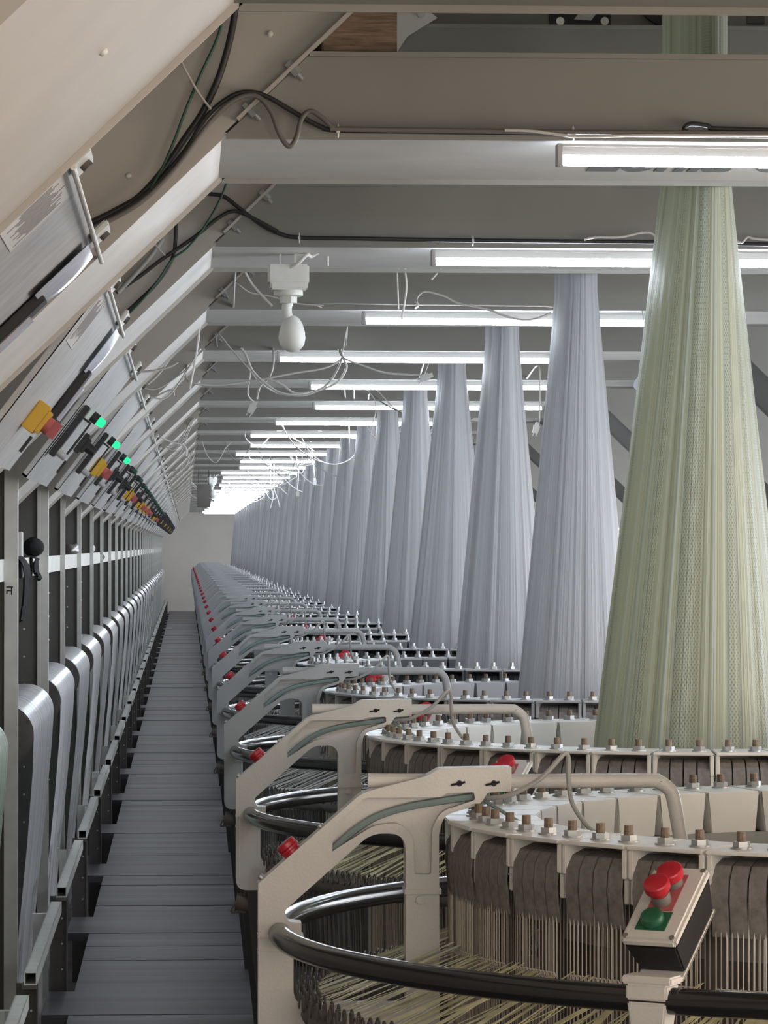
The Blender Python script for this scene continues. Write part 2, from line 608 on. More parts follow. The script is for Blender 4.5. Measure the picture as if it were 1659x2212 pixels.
def joint_bolt(c, d=Vector((0, -1, 0))):
    b = MB()
    c = Vector(c)
    b.cyl(c - UN.cross(Vector((0, 1, 0))) * 0, c + NN * -0.018, 0.013, seg=6)
    b.cyl(c + NN * -0.018, c + NN * -0.034, 0.007, seg=10)
    return b


def lit_hole_dot(p, d, parent):  # white disc standing in for light showing through a small hole
    b = MB(); b.lathe([(0.008, -0.001), (0.0075, 0.003), (0.005, 0.006), (0.002, 0.007)], 14, p, d); b.build('lit_hole_dot', M['white_pl'], parent)


portals = {}
p0 = thing('portal_frame', 'wide cream steel portal whose sloping leg fills the top left corner', 'steel frame', (0, PY0 - PITCH_Y, 0), 'steel portals over the aisle')
YA = -0.89
def members(par, ya):  # one steel in several tones, darker on the faces in shade
    o = beam_mesh(ya).build('crossbeam', M['web'], par, smooth=0)
    beam_mesh(ya, True).build('soffit', M['cream' if ya == 0 else 'web'], o, smooth=0)  # nearest beam underside toned dark because little light reaches it
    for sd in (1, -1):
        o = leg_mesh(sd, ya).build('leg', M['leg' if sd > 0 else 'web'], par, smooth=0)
        leg_mesh(sd, ya, True).build('soffit', M['web' if sd < 0 else 'cream' if ya == 0 else 'leg'], o, smooth=0)  # right-hand and nearest leg undersides toned down to hold back their light
members(p0, YA)
x_ = -0.13
lit_hole_dot((x_, 0.15, UZ - SL * (XCOR - x_)), -NN, p0)
portals[0] = p0
portal = thing('portal_frame', 'cream steel portal with faint lettering behind its tube light and looping black cables', 'steel frame', (0, PY0, 0), 'steel portals over the aisle')
members(portal, 0.0)
for t in (0.09, 0.23):
    c = Vector((XCOR, -0.016, UZ)) + UN * t + NN * -0.004
    joint_bolt(c).build('bolt', M['zinc'], portal)
    c2 = Vector((XCOR, -0.016, UZ)) + UN * t + NN * 0.004
    bb = MB(); bb.cyl(c2, c2 + NN * 0.012, 0.012, seg=6); bb.build('bolt', M['zinc'], portal)
portals[1] = portal
TREE = tree_of()
far_tree = dict(TREE)
far_tree[portal.name] = [c for c in TREE[portal.name] if not c.name.startswith('bolt')]
for k in [-1] + list(range(2, N_BAY + 1)):
    y = PY0 + (k - 1) * PITCH_Y
    if y + DEP > END_Y - 0.2:
        break
    if k == -1:
        lab = 'cream steel portal above the camera, out of the picture'
    elif k == 2:
        lab = 'cream steel portal from which the white bulb-shaped sensor hangs'
    elif k <= 12:
        lab = 'cream steel portal spanning the aisle, %s behind the lettered one' % ['', '', '', 'second', 'third', 'fourth', 'fifth', 'sixth', 'seventh', 'eighth', 'ninth', 'tenth', 'eleventh'][k]
    else:
        lab = 'cream steel portal crowded together with others at the far end of the hall'
    portals[k] = dup(portal, (0, y, 0), lab, TREE if k <= 8 else far_tree)
for px, py in ((278, 380), (583, 73)):
    p = at(px, py, PY0)
    lit_hole_dot((p.x, 0.0, p.z), (0, -1, 0), portal)

# lettering on the underside of the first full portal, half hidden by the tube light
cu = bpy.data.curves.new('lettering', 'FONT')
cu.body = 'Lohia Corp'
cu.size = 0.20
cu.offset = 0.006
cu.extrude = 0.0006
tmp = bpy.data.objects.new('lettering_source', cu)
COL.objects.link(tmp)
bpy.context.view_layer.update()
me = bpy.data.meshes.new_from_object(tmp.evaluated_get(bpy.context.evaluated_depsgraph_get()))
bpy.data.objects.remove(tmp)
me.materials.clear(); me.materials.append(M['letter'])
lt = bpy.data.objects.new('lettering', me)
COL.objects.link(lt)
lt.parent = portals[1]
# reads from below, tops of the letters towards the viewer
ltp = at(1262, 358, PY0 + 0.72)
lt.scale = (0.86, 3.0, 1)
lt.rotation_euler = (pi, 0, 0)
lt.location = (ltp.x, 0.735, UZ - 0.0015)
lt['label'] = 'dark grey lettering on the white underside'

# ------------------------------------------------------------------ tube lights
def tube_light(x0, length, y, z, warm=False, name='tube_light', label='', group=None, tilt=0.0):
    t = thing(name, label, 'light', (x0, y, z), group)
    t.rotation_euler = (0, tilt, 0)
    b = MB(); b.span((0, 0.0, -0.030), (length, 0.03, 0.0))
    b.span((0, -0.004, -0.010), (length, 0.034, -0.002))
    b.build('casing', M['casing'], t, bevel=0.003)
    b = MB(); b.tube([(0.012, 0.012, -0.038), (length - 0.012, 0.012, -0.038)], 0.0145, seg=14)
    b.build('tube', M['tube_warm' if warm else 'tube'], t)
    for xx in (-0.006, length - 0.008):
        b = MB(); b.span((xx, -0.006, -0.054), (xx + 0.014, 0.034, 0.0)); b.build('end_cap', M['cap_grey'], t, bevel=0.002)
    return t


LX = [0.895, 0.803, 0.729, 0.456, 0.718, 0.851, 0.667, 0.533, 0.588, 0.496, 0.587, 0.623, 0.435, 0.493, 0.506]
for k in range(1, N_BAY + 1):
    if k not in portals:
        continue
    y = PY0 + (k - 1) * PITCH_Y + 0.03
    x0 = LX[k - 1] if k <= len(LX) else 0.50 + 0.03 * ((k * 7) % 5 - 2)
    lab = ('lit white tube light in a clear casing under the lettered beam' if k == 1 else
           'lit tube light under the %s beam, counted from the lettered beam' % ORD[k - 1] if k <= 12 else
           'lit tube light among the tightly packed ones at the far end of the hall')
    tube_light(x0, 1.2 if k != 4 else 1.36, y, UZ - 0.012, False, label=lab, group='tube lights under the portals', tilt=0.006 if k in (1, 3) else 0.002)
for k, x0, ln in ((2, 2.05, 1.2), (5, 1.93, 0.2), (6, 2.06, 0.33)):
    y = PY0 + (k - 1) * PITCH_Y + 0.03
    tube_light(x0, ln, y, UZ - 0.012, False, label='short lit end of a second tube light, right half of the %s beam' % ORD[k - 1], group='tube lights under the portals')
for x0 in (0.2, 1.5):  # lamps added only to brighten the far wall
    tube_light(x0, 1.2, PY0 + (N_BAY - 1) * PITCH_Y + DEP + 0.02, UZ + 0.06, False, label='tube light added behind the last portal to brighten the far wall', group='tube lights added for the far wall')
for k, x0 in ((0, 1.0), (-1, 0.3), (-1, 1.7), (0, 2.3)):
    y = PY0 + (k - 1) * PITCH_Y - (0.62 if k == 0 else -0.45)
    tube_light(x0, 1.2, y, UZ - 0.012, True, label='warm tube light under the portal over the camera, out of the picture', group='warm tube lights near the camera')

# ------------------------------------------------------------------ circular looms
RO, RI, RZ = 0.93, 0.745, 1.372          # bolted ring
NSEG = 36
C1 = 6.89


def pol(r, a, z):
    return Vector((r * cos(a), r * sin(a), z))


def seg_pieces(b, a0):
    """one bolted segment of the ring, centred on angle a0"""
    h = pi / NSEG
    e = 0.0035
    def arc_slab(r0, r1, z0, z1, aa, ab, ta=0.0, mi=1):
        vs = []
        for z, t in ((z0, ta), (z1, 0.0)):
            vs += [pol(r0, aa + t, z), pol(r1, aa + t, z), pol(r1, ab - t, z), pol(r0, ab - t, z)]
        b.add(vs, [(0, 3, 2, 1), (4, 5, 6, 7), (0, 1, 5, 4), (1, 2, 6, 5), (2, 3, 7, 6), (3, 0, 4, 7)], mi)
    arc_slab(RI, RO, RZ - 0.007, RZ, a0 - h + e, a0 + h - e, 0.0, 0)
    arc_slab(RI, RI + 0.05, RZ - 0.088, RZ - 0.007, a0 - h + e, a0 + h - e, 0.012)
    for s in (-1, 1):
        am = a0 + s * (h - 0.008)
        arc_slab(RI + 0.05, RO - 0.006, RZ - 0.06, RZ - 0.007, am - 0.006, am + 0.006)
        arc_slab(RO - 0.07, RO - 0.012, RZ - 0.105, RZ - 0.06, am - 0.005, am + 0.005)


def strap_pieces(b, a, z1=-0.15):
    """one dark strap looping over its roller and hanging down outside the ring"""
    w = 0.0155
    prof = [(RO - 0.115, -0.10), (RO - 0.11, -0.05), (RO - 0.085, -0.022), (RO - 0.05, -0.016), (RO - 0.022, -0.026), (RO - 0.008, -0.05), (RO - 0.005, -0.085), (RO - 0.012, z1)]
    n = len(prof)
    tdir = Vector((-sin(a), cos(a), 0))
    rdir = Vector((cos(a), sin(a), 0))
    vs, fs = [], []
    for k, (r, z) in enumerate(prof):
        for dr in (0.0, -0.004):
            for s in (-1, 1):
                vs.append(rdir * (r + dr) + tdir * (w * s) + Vector((0, 0, RZ + z - (0.004 if dr and 1 < k < 5 else 0))))
    for k in range(n - 1):
        i, j = 4 * k, 4 * k + 4
        fs += [(i, i + 1, j + 1, j), (i + 2, j + 2, j + 3, i + 3), (i, j, j + 2, i + 2), (i + 1, i + 3, j + 3, j + 1)]
    fs += [(0, 2, 3, 1), (4 * n - 4, 4 * n - 3, 4 * n - 1, 4 * n - 2)]
    b.add(vs, fs)


def bolt_pieces(b, c, nut=True, stud=True):
    c = Vector(c)
    if nut:
        b.cyl(c, c + Vector((0, 0, 0.013)), 0.0155, seg=6)
        b.cyl(c, c + Vector((0, 0, 0.003)), 0.019, seg=14)
    if stud:
        b.cyl(c + Vector((0, 0, 0.013)), c + Vector((0, 0, 0.030)), 0.0085, 0.008, seg=10)


SEG_A = [2 * pi * j / NSEG for j in range(NSEG)]
BOLT_A = (-0.042, 0.042)
BOLT_R = 0.865

# meshes shared by all looms
b = MB(); seg_pieces(b, 0.0)
seg_obj = b.build('ring_segment', [M['plate'], M['plate']], None, bevel=0.002, smooth=30)
SEG_ME = seg_obj.data; bpy.data.objects.remove(seg_obj)
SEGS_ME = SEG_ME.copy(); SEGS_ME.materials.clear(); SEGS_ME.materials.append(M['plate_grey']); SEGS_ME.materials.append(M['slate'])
b = MB(); bolt_pieces(b, (0, 0, 0), True, False)
n0 = len(b.f); bolt_pieces(b, (0, 0, 0), False, True)
b.mi = [0] * n0 + [1] * (len(b.f) - n0)
bo = b.build('bolt', [M['zinc'], M['rust']], None)
BOLT_ME = bo.data; bpy.data.objects.remove(bo)
b = MB(); strap_pieces(b, 0.0)
so = b.build('strap', M['strap'], None)
STRAP_ME = so.data; bpy.data.objects.remove(so)


def mesh_of(b, m, **k):
    o = b.build('tmp', m, None, **k)
    me = o.data
    bpy.data.objects.remove(o)
    return me


def link(name, me, parent, rotz=0.0, loc=(0, 0, 0), kind=None):
    o = bpy.data.objects.new(name, me)
    COL.objects.link(o)
    o.parent = parent
    o.rotation_euler = (0, 0, rotz)
    o.location = loc
    if kind:
        o['kind'] = kind
    return o


# whole ring with bolts for the far looms, ring segment with its bolts for the middle ones
b = MB()
for a in SEG_A:
    seg_pieces(b, a)
nf = len(b.f)
for a in SEG_A:
    for da in BOLT_A:
        bolt_pieces(b, pol(BOLT_R, a + da, RZ))
b.mi = b.mi[:nf] + [2] * (len(b.f) - nf)
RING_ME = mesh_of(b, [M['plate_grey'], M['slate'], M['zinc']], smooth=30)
b = MB(); seg_pieces(b, 0.0); nf = len(b.f)
for da in BOLT_A:
    bolt_pieces(b, pol(BOLT_R, da, RZ))
b.mi = b.mi[:nf] + [2] * (len(b.f) - nf)
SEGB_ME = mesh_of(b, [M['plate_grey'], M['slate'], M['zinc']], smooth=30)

OFFS = [-0.057, -0.019, 0.019, 0.057]
def in_front(a):
    d = math.degrees(a) % 360
    return 170 <= d <= 275
STRAP_A = [a + o for a in SEG_A for o in OFFS]
b = MB()
for a in STRAP_A:
    strap_pieces(b, a)
STRAPS_ALL_ME = mesh_of(b, M['black'])
b = MB()
for a in STRAP_A:
    if not in_front(a):
        strap_pieces(b, a)
STRAPS_REST_ME = mesh_of(b, M['strap'])

# heddle wires hanging from the straps, with eyelets, and the dark ones below the spring ring
b = MB()
rw = random.Random(3)
for a in SEG_A:
    for i in range(13):
        aa = a + (i - 6) * 0.0112
        for r, q in ((RO - 0.012, 0.0013), (RO - 0.06, 0.0011)):
            z1 = RZ - 0.60 - 0.03 * rw.random()
            p0, p1 = pol(r, aa, RZ - 0.10), pol(r, aa + 0.002 * rw.uniform(-1, 1), z1)
            b.tube([p0, p1], q, seg=4, cap=False)
    for i in range(12):
        aa = a + (i - 5.5) * 0.0112
        c = pol(RO - 0.008, aa, RZ - 0.245)
        t = [c + Vector((-sin(aa) * 0.006 * cos(q), cos(aa) * 0.006 * cos(q), 0.006 * sin(q))) for q in [2 * pi * k / 6 for k in range(6)]]
        b.tube(t, 0.0014, seg=3, closed=True)
WIRES_ME = mesh_of(b, M['wire'], smooth=60)

b = MB()
for k in range(300):
    aa = 2 * pi * k / 300
    if k % 12 in (0, 1, 2):
        continue
    p = pol(1.19, aa, 0.985)
    b.tube([p, pol(1.17, aa, 0.45)], 0.0022, seg=4, cap=False)
LOWER_WIRES_ME = mesh_of(b, M['wire_dark'], smooth=60)

# spring ring: tight coils one beside the other
b = MB()
n = 420
path = [pol(1.19, 2 * pi * k / n, 1.0) for k in range(n)]
rad = [0.021 if (k % 2) else 0.0175 for k in range(n)]
for k in range(n):
    if (k // 2) % 18 == 0:
        rad[k] = 0.009
b.tube(path, rad, seg=9, closed=True)
for k in range(0, 120):
    aa = 2 * pi * (k + rw.random() * 0.5) / 120
    for j in range(4):
        c = pol(1.215 - 0.013 * j, aa + 0.004 * j, 1.03)
        t = [c + Vector((-sin(aa) * 0.015 * cos(q) * 0.4, cos(aa) * 0.015 * cos(q), 0.016 * sin(q))) for q in [2 * pi * i / 9 for i in range(9)]]
        b.tube(t, 0.0022, seg=4, closed=True)
SPRING_ME = mesh_of(b, M['wire_dark'], smooth=60)

# warp tapes fanning in from the spring ring to the heddles
def warp_mesh(m, seed, n=460):
    b = MB()
    rr = random.Random(seed)
    for k in range(n):
        a = 2 * pi * (k + rr.random()) / n
        a2 = a + rr.uniform(-0.05, 0.05)
        p0, p1 = pol(1.18, a, 1.035), pol(RO - 0.01, a2, RZ - 0.245 + rr.uniform(-0.015, 0.015))
        t = Vector((-sin(a), cos(a), 0)) * rr.choice([0.0014, 0.0016, 0.002, 0.0045, 0.008])
        z = Vector((0, 0, 0.0006))
        b.add([p0 - t, p0 + t, p1 + t, p1 - t, p0 - t - z, p0 + t - z, p1 + t - z, p1 - t - z],
              [(0, 1, 2, 3), (4, 7, 6, 5), (0, 4, 5, 1), (1, 5, 6, 2), (2, 6, 7, 3), (3, 7, 4, 0)])
    return mesh_of(b, m, smooth=0)
WARP_Y, WARP_W = warp_mesh(M['warp_yellow'], 5), warp_mesh(M['warp_white'], 9, 380)

# body: dark drum, grey inner ring under the plates, base
b = MB()
b.lathe([(0.80, -0.35), (0.80, 0.80), (0.74, 0.86), (0.74, 1.20), (0.70, 1.2185)], 48)
for k in range(24):
    a = 2 * pi * (k + 0.5) / 24
    b.box(pol(0.81, a, 0.8), (0.03, 0.03, 0.9), Matrix.Rotation(a, 3, 'Z'))
BODY_ME = mesh_of(b, M['drum'])
b = MB()
for r0, r1, z0, z1 in ((0.735, 0.75, 1.16, 1.285), (0.30, 0.745, 1.205, 1.215)):
    n = 72
    vs = []
    for r, z in ((r0, z0), (r1, z0), (r1, z1), (r0, z1)):
        vs += [pol(r, 2 * pi * k / n, z) for k in range(n)]
    b.add(vs, [(i * n + k, i * n + (k + 1) % n, ((i + 1) % 4) * n + (k + 1) % n, ((i + 1) % 4) * n + k) for i in range(4) for k in range(n)])
INNER_ME = mesh_of(b, M['inner'])

# black guard rail: full circle at the height of the frame's clamp
b = MB()
RR, RRZ = 1.25, 1.152
n = 96
path = [pol(RR, pi + 0.02 + (2 * pi - 0.04) * k / n, RRZ) for k in range(n + 1)]
b.tube(path, 0.0225, seg=14)
RAIL_ME = mesh_of(b, M['black_gloss'])

# cast bracket at the aisle side, drawn in the plane of the machine's centre
def lp(x, y):
    p = at(x, y, C1)
    return (p.x - CX, p.z)
def lpr(l):
    k = C1 / F
    out = []
    for p in l:
        q = lp(p[0], p[1])
        out.append((q[0], q[1], (p[2] if len(p) > 2 else 0) * k))
    return rounded(out)
OUT = lpr([(557, 1906), (780, 1711, 30), (815, 1701), (922, 1674, 14), (946, 1658, 10), (1102, 1655), (1102, 1707), (1050, 1710, 6), (1036, 1735, 16),
           (956, 1758, 50), (946, 1800), (948, 2249), (557, 2249, 34)])
HOLE = lpr([(875, 2166), (874, 1798, 48), (800, 1798, 26), (612, 1965, 12), (622, 1988, 6), (650, 1990), (650, 2016), (656, 2040, 5), (633, 2052), (633, 2166, 30)])
POCK = lpr([(717, 1836), (717, 1786, 8), (786, 1721, 8), (950, 1720), (962, 1711, 3), (1021, 1709, 4), (1024, 1726, 6), (950, 1750, 20), (932, 1785, 8), (929, 1886, 6), (893, 1886, 6),
            (890, 1806, 14), (862, 1774, 20), (806, 1780, 20)])
TH = 0.06
fn = lambda x, z, t: (x, t, z)
b = MB()
b.prism(OUT, fn, -TH / 2, TH / 2, [HOLE], POCK, 0.024)
# collar and lower joint of the column
q0, q1 = lp(872, 1918), lp(951, 1928)
b.span((q0[0], -TH / 2 - 0.005, q1[1]), (q1[0], TH / 2 + 0.005, q0[1]))
q0, q1 = lp(556, 2018), lp(655, 2021)
b.span((q0[0], -TH / 2 - 0.003, q1[1]), (q1[0], TH / 2 + 0.003, q0[1]))
q0, q1 = lp(556, 2052), lp(634, 2056)
b.span((q0[0], -TH / 2 - 0.003, q1[1]), (q1[0], TH / 2 + 0.003, q0[1]))
BRACKET_ME = mesh_of(b, M['casting'], bevel=0.0025, smooth=40)
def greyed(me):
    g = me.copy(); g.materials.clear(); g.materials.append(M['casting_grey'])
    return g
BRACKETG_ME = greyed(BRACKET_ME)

c0 = lp(905, 1940)
b = MB(); b.cyl((c0[0], -TH / 2, c0[1]), (c0[0], -TH / 2 - 0.009, c0[1]), 0.008, seg=12)
COLBOLT_ME = mesh_of(b, M['casting'])

# red mushroom button standing on the sloping edge
pa, pb = lp(600, 1868), lp(662, 1814)
ed = Vector((pb[0] - pa[0], 0, pb[1] - pa[1])).normalized()
nrm = Vector((-ed.z, 0, ed.x))
if nrm.z < 0: nrm = -nrm
bc = lp(632, 1841)
bcv = Vector((bc[0], 0, bc[1]))
b = MB(); b.lathe([(0.019, -0.004), (0.019, 0.006), (0.0215, 0.008), (0.0215, 0.012), (0.019, 0.013), (0.0205, 0.0145), (0.0205, 0.022), (0.018, 0.0255), (0.008, 0.0265)], 24, bcv, nrm)
BUTTON_ME = mesh_of(b, M['red'])
SCREWS = []
for px, py in ((566, 1896), (694, 1787)):
    b = MB()
    c = lp(px, py); c = Vector((c[0], 0, c[1]))
    b.cyl(c - nrm * 0.004, c + nrm * 0.006, 0.006, seg=10)
    SCREWS.append(mesh_of(b, M['zinc']))

# top tube held in the bracket
tp = [lp(795, 1687), lp(1100, 1688), lp(1400, 1687), lp(1426, 1691), lp(1444, 1703), lp(1456, 1724), lp(1472, 1812), lp(1486, 1870)]
b = MB(); b.tube([(p[0], 0.012, p[1]) for p in spline([(p[0], 0, p[1]) for p in tp], 4) for p in [(p.x, p.z)]], 0.0142, seg=14)
TUBE_ME = mesh_of(b, M['casting'])
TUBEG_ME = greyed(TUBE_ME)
# two slots with a twist of wire
SLOTS = []
for px in (990, 1064):
    b = MB()
    c = lp(px, 1690)
    b.cyl((c[0], -TH / 2 - 0.001, c[1]), (c[0], -TH / 2 + 0.004, c[1]), 0.006, seg=14)
    d = lp(px - 18, 1693); e = lp(px + 12, 1687)
    b.tube([(d[0], -TH / 2 - 0.002, d[1]), (c[0], -TH / 2 - 0.004, c[1]), (e[0], -TH / 2 - 0.002, e[1])], 0.0022, seg=5)
    SLOTS.append(mesh_of(b, M['black']))
# hose lying in the pocket
hp = [(719, 1832), (760, 1796), (810, 1764), (870, 1744), (940, 1731), (1018, 1720)]
b = MB(); b.tube(spline([(lp(x, y)[0], -TH / 2 + 0.016, lp(x, y)[1]) for x, y in hp]), 0.0075, seg=8)
HOSE_ME = mesh_of(b, M['cable_teal'])
cp = [(1042, 1722, -0.01), (1060, 1721, -0.03), (1100, 1712, -0.05), (1160, 1678, -0.06), (1202, 1634, -0.06), (1214, 1624, -0.055), (1222, 1636, -0.05), (1224, 1690, -0.04), (1236, 1738, -0.02), (1270, 1785, 0.0), (1292, 1800, 0.02)]
b = MB(); b.tube(spline([(lp(x, y)[0], t, lp(x, y)[1]) for x, y, t in cp]), 0.0048, seg=8)
CABLE_ME = mesh_of(b, M['cable_grey'])
cp = [(1040, 1726, -0.01), (1075, 1746, -0.04), (1128, 1778, -0.06)]
b = MB(); b.tube(spline([(lp(x, y)[0], t, lp(x, y)[1]) for x, y, t in cp]), 0.0036, seg=6)
THIN_ME = mesh_of(b, M['cable_teal'])
# black strut under the bracket and the clutter of hose at its foot
x0 = lp(557, 2249)[0]; zb = lp(557, 2249)[1]
b = MB()
b.add([(x0 + 0.03, -0.03, zb), (x0 + 0.12, -0.03, zb), (x0 + 0.22, -0.03, -0.35), (x0 + 0.16, -0.03, -0.35), (x0 + 0.03, 0.05, zb), (x0 + 0.12, 0.05, zb), (x0 + 0.22, 0.05, -0.35), (x0 + 0.16, 0.05, -0.35)],
      [(0, 3, 2, 1), (4, 5, 6, 7), (0, 1, 5, 4), (1, 2, 6, 5), (2, 3, 7, 6), (3, 0, 4, 7)])
b.span((x0 + 0.16, -0.03, -0.35), (CX * 0 - 0.75, 0.05, -0.30))
STRUT_ME = mesh_of(b, M['black'])
b = MB()
b.cyl((x0 + 0.0, 0, zb - 0.035), (x0 + 0.09, 0, zb - 0.05), 0.026, seg=14)
b.tube(spline([(x0 + 0.012, -0.02, zb - 0.03), (x0 - 0.004, -0.025, zb - 0.04), (x0 - 0.012, -0.02, zb - 0.062), (x0 + 0.02, -0.01, zb - 0.058)]), 0.003, seg=6)
b.box((x0 + 0.012, 0.0, zb - 0.05), (0.03, 0.03, 0.03))
b.tube([(x0 + 0.03, -0.01, zb + 0.004), (x0 + 0.02, -0.01, zb - 0.03)], 0.004, seg=6)
b.tube([(x0 + 0.05, -0.01, zb + 0.004), (x0 + 0.055, -0.01, zb - 0.03)], 0.006, seg=6)
SENSOR_ME = mesh_of(b, M['dark_steel'])

# push-button box clamped on the guard rail
BA = radians(180 + 58.0)
inw = Vector((-cos(BA), -sin(BA), 0))
wid = Vector((-sin(BA), cos(BA), 0))
EL = radians(38)
LV = inw * cos(EL) + Vector((0, 0, sin(EL)))
NV = -inw * sin(EL) + Vector((0, 0, cos(EL)))
BR = Matrix((wid, LV, NV)).transposed()
lidc = at(1435, 1950, 5.90) - Vector((CX, C1, 0))
def bx(x, y, z):
    return lidc + BR @ Vector((x, y, z))
b = MB(); b.box(bx(0, 0, -0.009), (0.100, 0.180, 0.018), BR)
LID_ME = mesh_of(b, M['casting'], bevel=0.005)
LIDSCREWS = []
for sx in (-1, 1):
    for sy in (-1, 1):
        b = MB()
        b.cyl(bx(sx * 0.042, sy * 0.081, -0.002), bx(sx * 0.042, sy * 0.081, 0.0012), 0.0048, seg=10)
        LIDSCREWS.append(mesh_of(b, M['grey_pl']))
b = MB(); b.box(bx(0, 0, -0.052), (0.094, 0.174, 0.068), BR, taper=0.86)
BOXBODY_ME = mesh_of(b, M['black'], bevel=0.003)
b = MB(); b.box(bx(-0.002, 0.024, 0.0006), (0.046, 0.088, 0.0014), BR)
LABR_ME = mesh_of(b, M['red_dull'])
b = MB(); b.box(bx(-0.003, -0.045, 0.0008), (0.054, 0.044, 0.0016), BR)
LABG_ME = mesh_of(b, M['green'])
b = MB(); b.lathe([(0.015, 0.0), (0.015, 0.016), (0.021, 0.0165), (0.0225, 0.019), (0.0225, 0.031), (0.0208, 0.0335), (0.0195, 0.0340), (0.003, 0.0348)], 24)
b2 = MB(); b2.lathe([(0.0165, 0.0), (0.0165, 0.020)], 20)
MUSH_ME = mesh_of(b, M['red'], smooth=28)
COLLAR_ME = mesh_of(b2, M['grey_pl'])
b = MB(); b.lathe([(0.020, 0.0), (0.020, 0.008), (0.0185, 0.011), (0.0185, 0.014), (0.016, 0.0155), (0.006, 0.0155)], 24)
GBUT_ME = mesh_of(b, M['green'])
# bracket of the box: clamp block on the rail and a plate up along the back of the box
rc = pol(RR, BA, RRZ)
b = MB()
R2 = Matrix((wid, inw, Vector((0, 0, 1)))).transposed()
b.box(rc + Vector((0, 0, 0.014)), (0.074, 0.05, 0.026), R2)
b.box(rc - Vector((0, 0, 0.032)), (0.070, 0.05, 0.060), R2, taper=0.8)
b.box(rc + Vector((0, 0, 0.034)), (0.090, 0.05, 0.014), R2)
b.box(bx(0.0, -0.005, -0.0895), (0.086, 0.176, 0.006), BR)
CLAMP_ME = mesh_of(b, M['casting'], bevel=0.004)


def loom(k, lod, label, group):
    t = thing('circular_loom', label, 'loom', (CX, C1 + (k - 1) * PITCH_Y, 0), group)
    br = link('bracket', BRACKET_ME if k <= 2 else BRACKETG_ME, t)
    link('stop_button', BUTTON_ME, br)
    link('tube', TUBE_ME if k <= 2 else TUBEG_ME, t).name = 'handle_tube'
    link('guard_rail', RAIL_ME, t)
    link('machine_body', BODY_ME, t)
    link('inner_ring', INNER_ME, t)
    link('strut', STRUT_ME, t)
    link('spring_ring', SPRING_ME, t)
    link('warp_tapes', WARP_Y if k <= 2 else WARP_W, t, kind='stuff')
    if lod < 2:
        for me_ in SLOTS:
            link('slot', me_, br)
        for me_ in SCREWS:
            link('screw', me_, br)
        link('hose', HOSE_ME, br)
        link('hose_clip', SENSOR_ME, t)
        link('signal_cable', CABLE_ME, t)
        link('thin_cable', THIN_ME, t)
        link('column_bolt', COLBOLT_ME, br)
        link('heddle_wires', WIRES_ME, t, kind='stuff')
        link('lower_wires', LOWER_WIRES_ME, t, kind='stuff')
    # box
    cb = link('control_box', BOXBODY_ME, t)
    link('lid', LID_ME, cb)
    link('clamp', CLAMP_ME, cb)
    if lod < 2:
        for me_ in LIDSCREWS:
            link('lid_screw', me_, cb)
        link('red_backing', LABR_ME, cb); link('green_backing', LABG_ME, cb)
    q = BR.to_euler()
    for nm, me, y, z in (('red_button', MUSH_ME, 0.045, 0.001), ('red_button', MUSH_ME, 0.002, 0.012), ('green_button', GBUT_ME, -0.045, 0.001)):
        o = link(nm, me, cb, 0, bx(0.002 if y > 0.03 else -0.004, y, z)); o.rotation_euler = q
        if lod < 2 and me is MUSH_ME:
            o = link('button_collar', COLLAR_ME, cb, 0, bx(0.002 if y > 0.03 else -0.004, y, 0.0)); o.rotation_euler = q
    if lod == 0:
        for a in SEG_A:
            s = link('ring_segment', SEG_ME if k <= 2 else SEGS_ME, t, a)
            for da in BOLT_A:
                link('bolt', BOLT_ME, s, rw.random() * 6, pol(BOLT_R, da + rw.uniform(-0.004, 0.004), RZ))
        for a in STRAP_A:
            if in_front(a):
                link('strap', STRAP_ME, t, a)
        link('straps', STRAPS_REST_ME, t, kind='stuff').name = 'strap_row'
    elif lod == 1:
        for a in SEG_A:
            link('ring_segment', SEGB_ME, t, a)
        link('strap_row', STRAPS_ALL_ME, t, kind='stuff')
    else:
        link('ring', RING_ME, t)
        link('strap_row', STRAPS_ALL_ME, t, kind='stuff')
    return t


for k in range(1, N_BAY + 1):
    if C1 + (k - 1) * PITCH_Y > END_Y - 2.5:
        break
    if k == 1:
        lab = 'nearest circular loom, beige bracket and push-button box, at the lower right'
    elif k == 2:
        lab = 'circular loom under the green and yellow cloth, behind the beige nearest one'
    elif k <= 12:
        lab = 'grey circular loom weaving white cloth, %s along the aisle from the camera' % ORD[k - 1]
    else:
        lab = 'grey circular loom blending into the row at the far end of the aisle'
    loom(k, 0 if k <= 3 else 1 if k <= 9 else 2, lab, 'circular looms along the aisle')

# ------------------------------------------------------------------ woven cloth rising from every loom
def fabric_mesh(R, m, seed, slope=None, amin=0.072, ztop=3.9, n=240):
    slope = (R - amin) / (1.68 if R > 0.26 else 1.5) if slope is None else slope
    rr = random.Random(seed)
    folds = [(rr.choice([3, 5, 6, 7, 9, 11, 13, 17, 23, 31, 40]), rr.uniform(0, 6.28), rr.uniform(0.1, 1.0)) for _ in range(16)]
    zs = [1.221 + (ztop - 1.221) * i / 40 for i in range(41)]
    b = MB(); uvs = []
    vs = []
    for z in zs:
        a = max(amin, min(R, R - slope * (z - 1.33)))
        bb = sqrt(max(2 * R * R - a * a, R * R))
        for k in range(n + 1):
            t = 2 * pi * k / n
            w = sum(A * sin(f * t + p) for f, p, A in folds) / 12
            s = 1 + 0.034 * w * min(1.0, 0.35 + (ztop - z) / 2)
            vs.append((a * s * cos(t), bb * s * sin(t), z))
            uvs.append((k / n, z))
    n1 = n + 1
    fs = [(i * n1 + k, i * n1 + k + 1, (i + 1) * n1 + k + 1, (i + 1) * n1 + k) for i in range(len(zs) - 1) for k in range(n)]
    b.add(vs, fs)
    return b, uvs


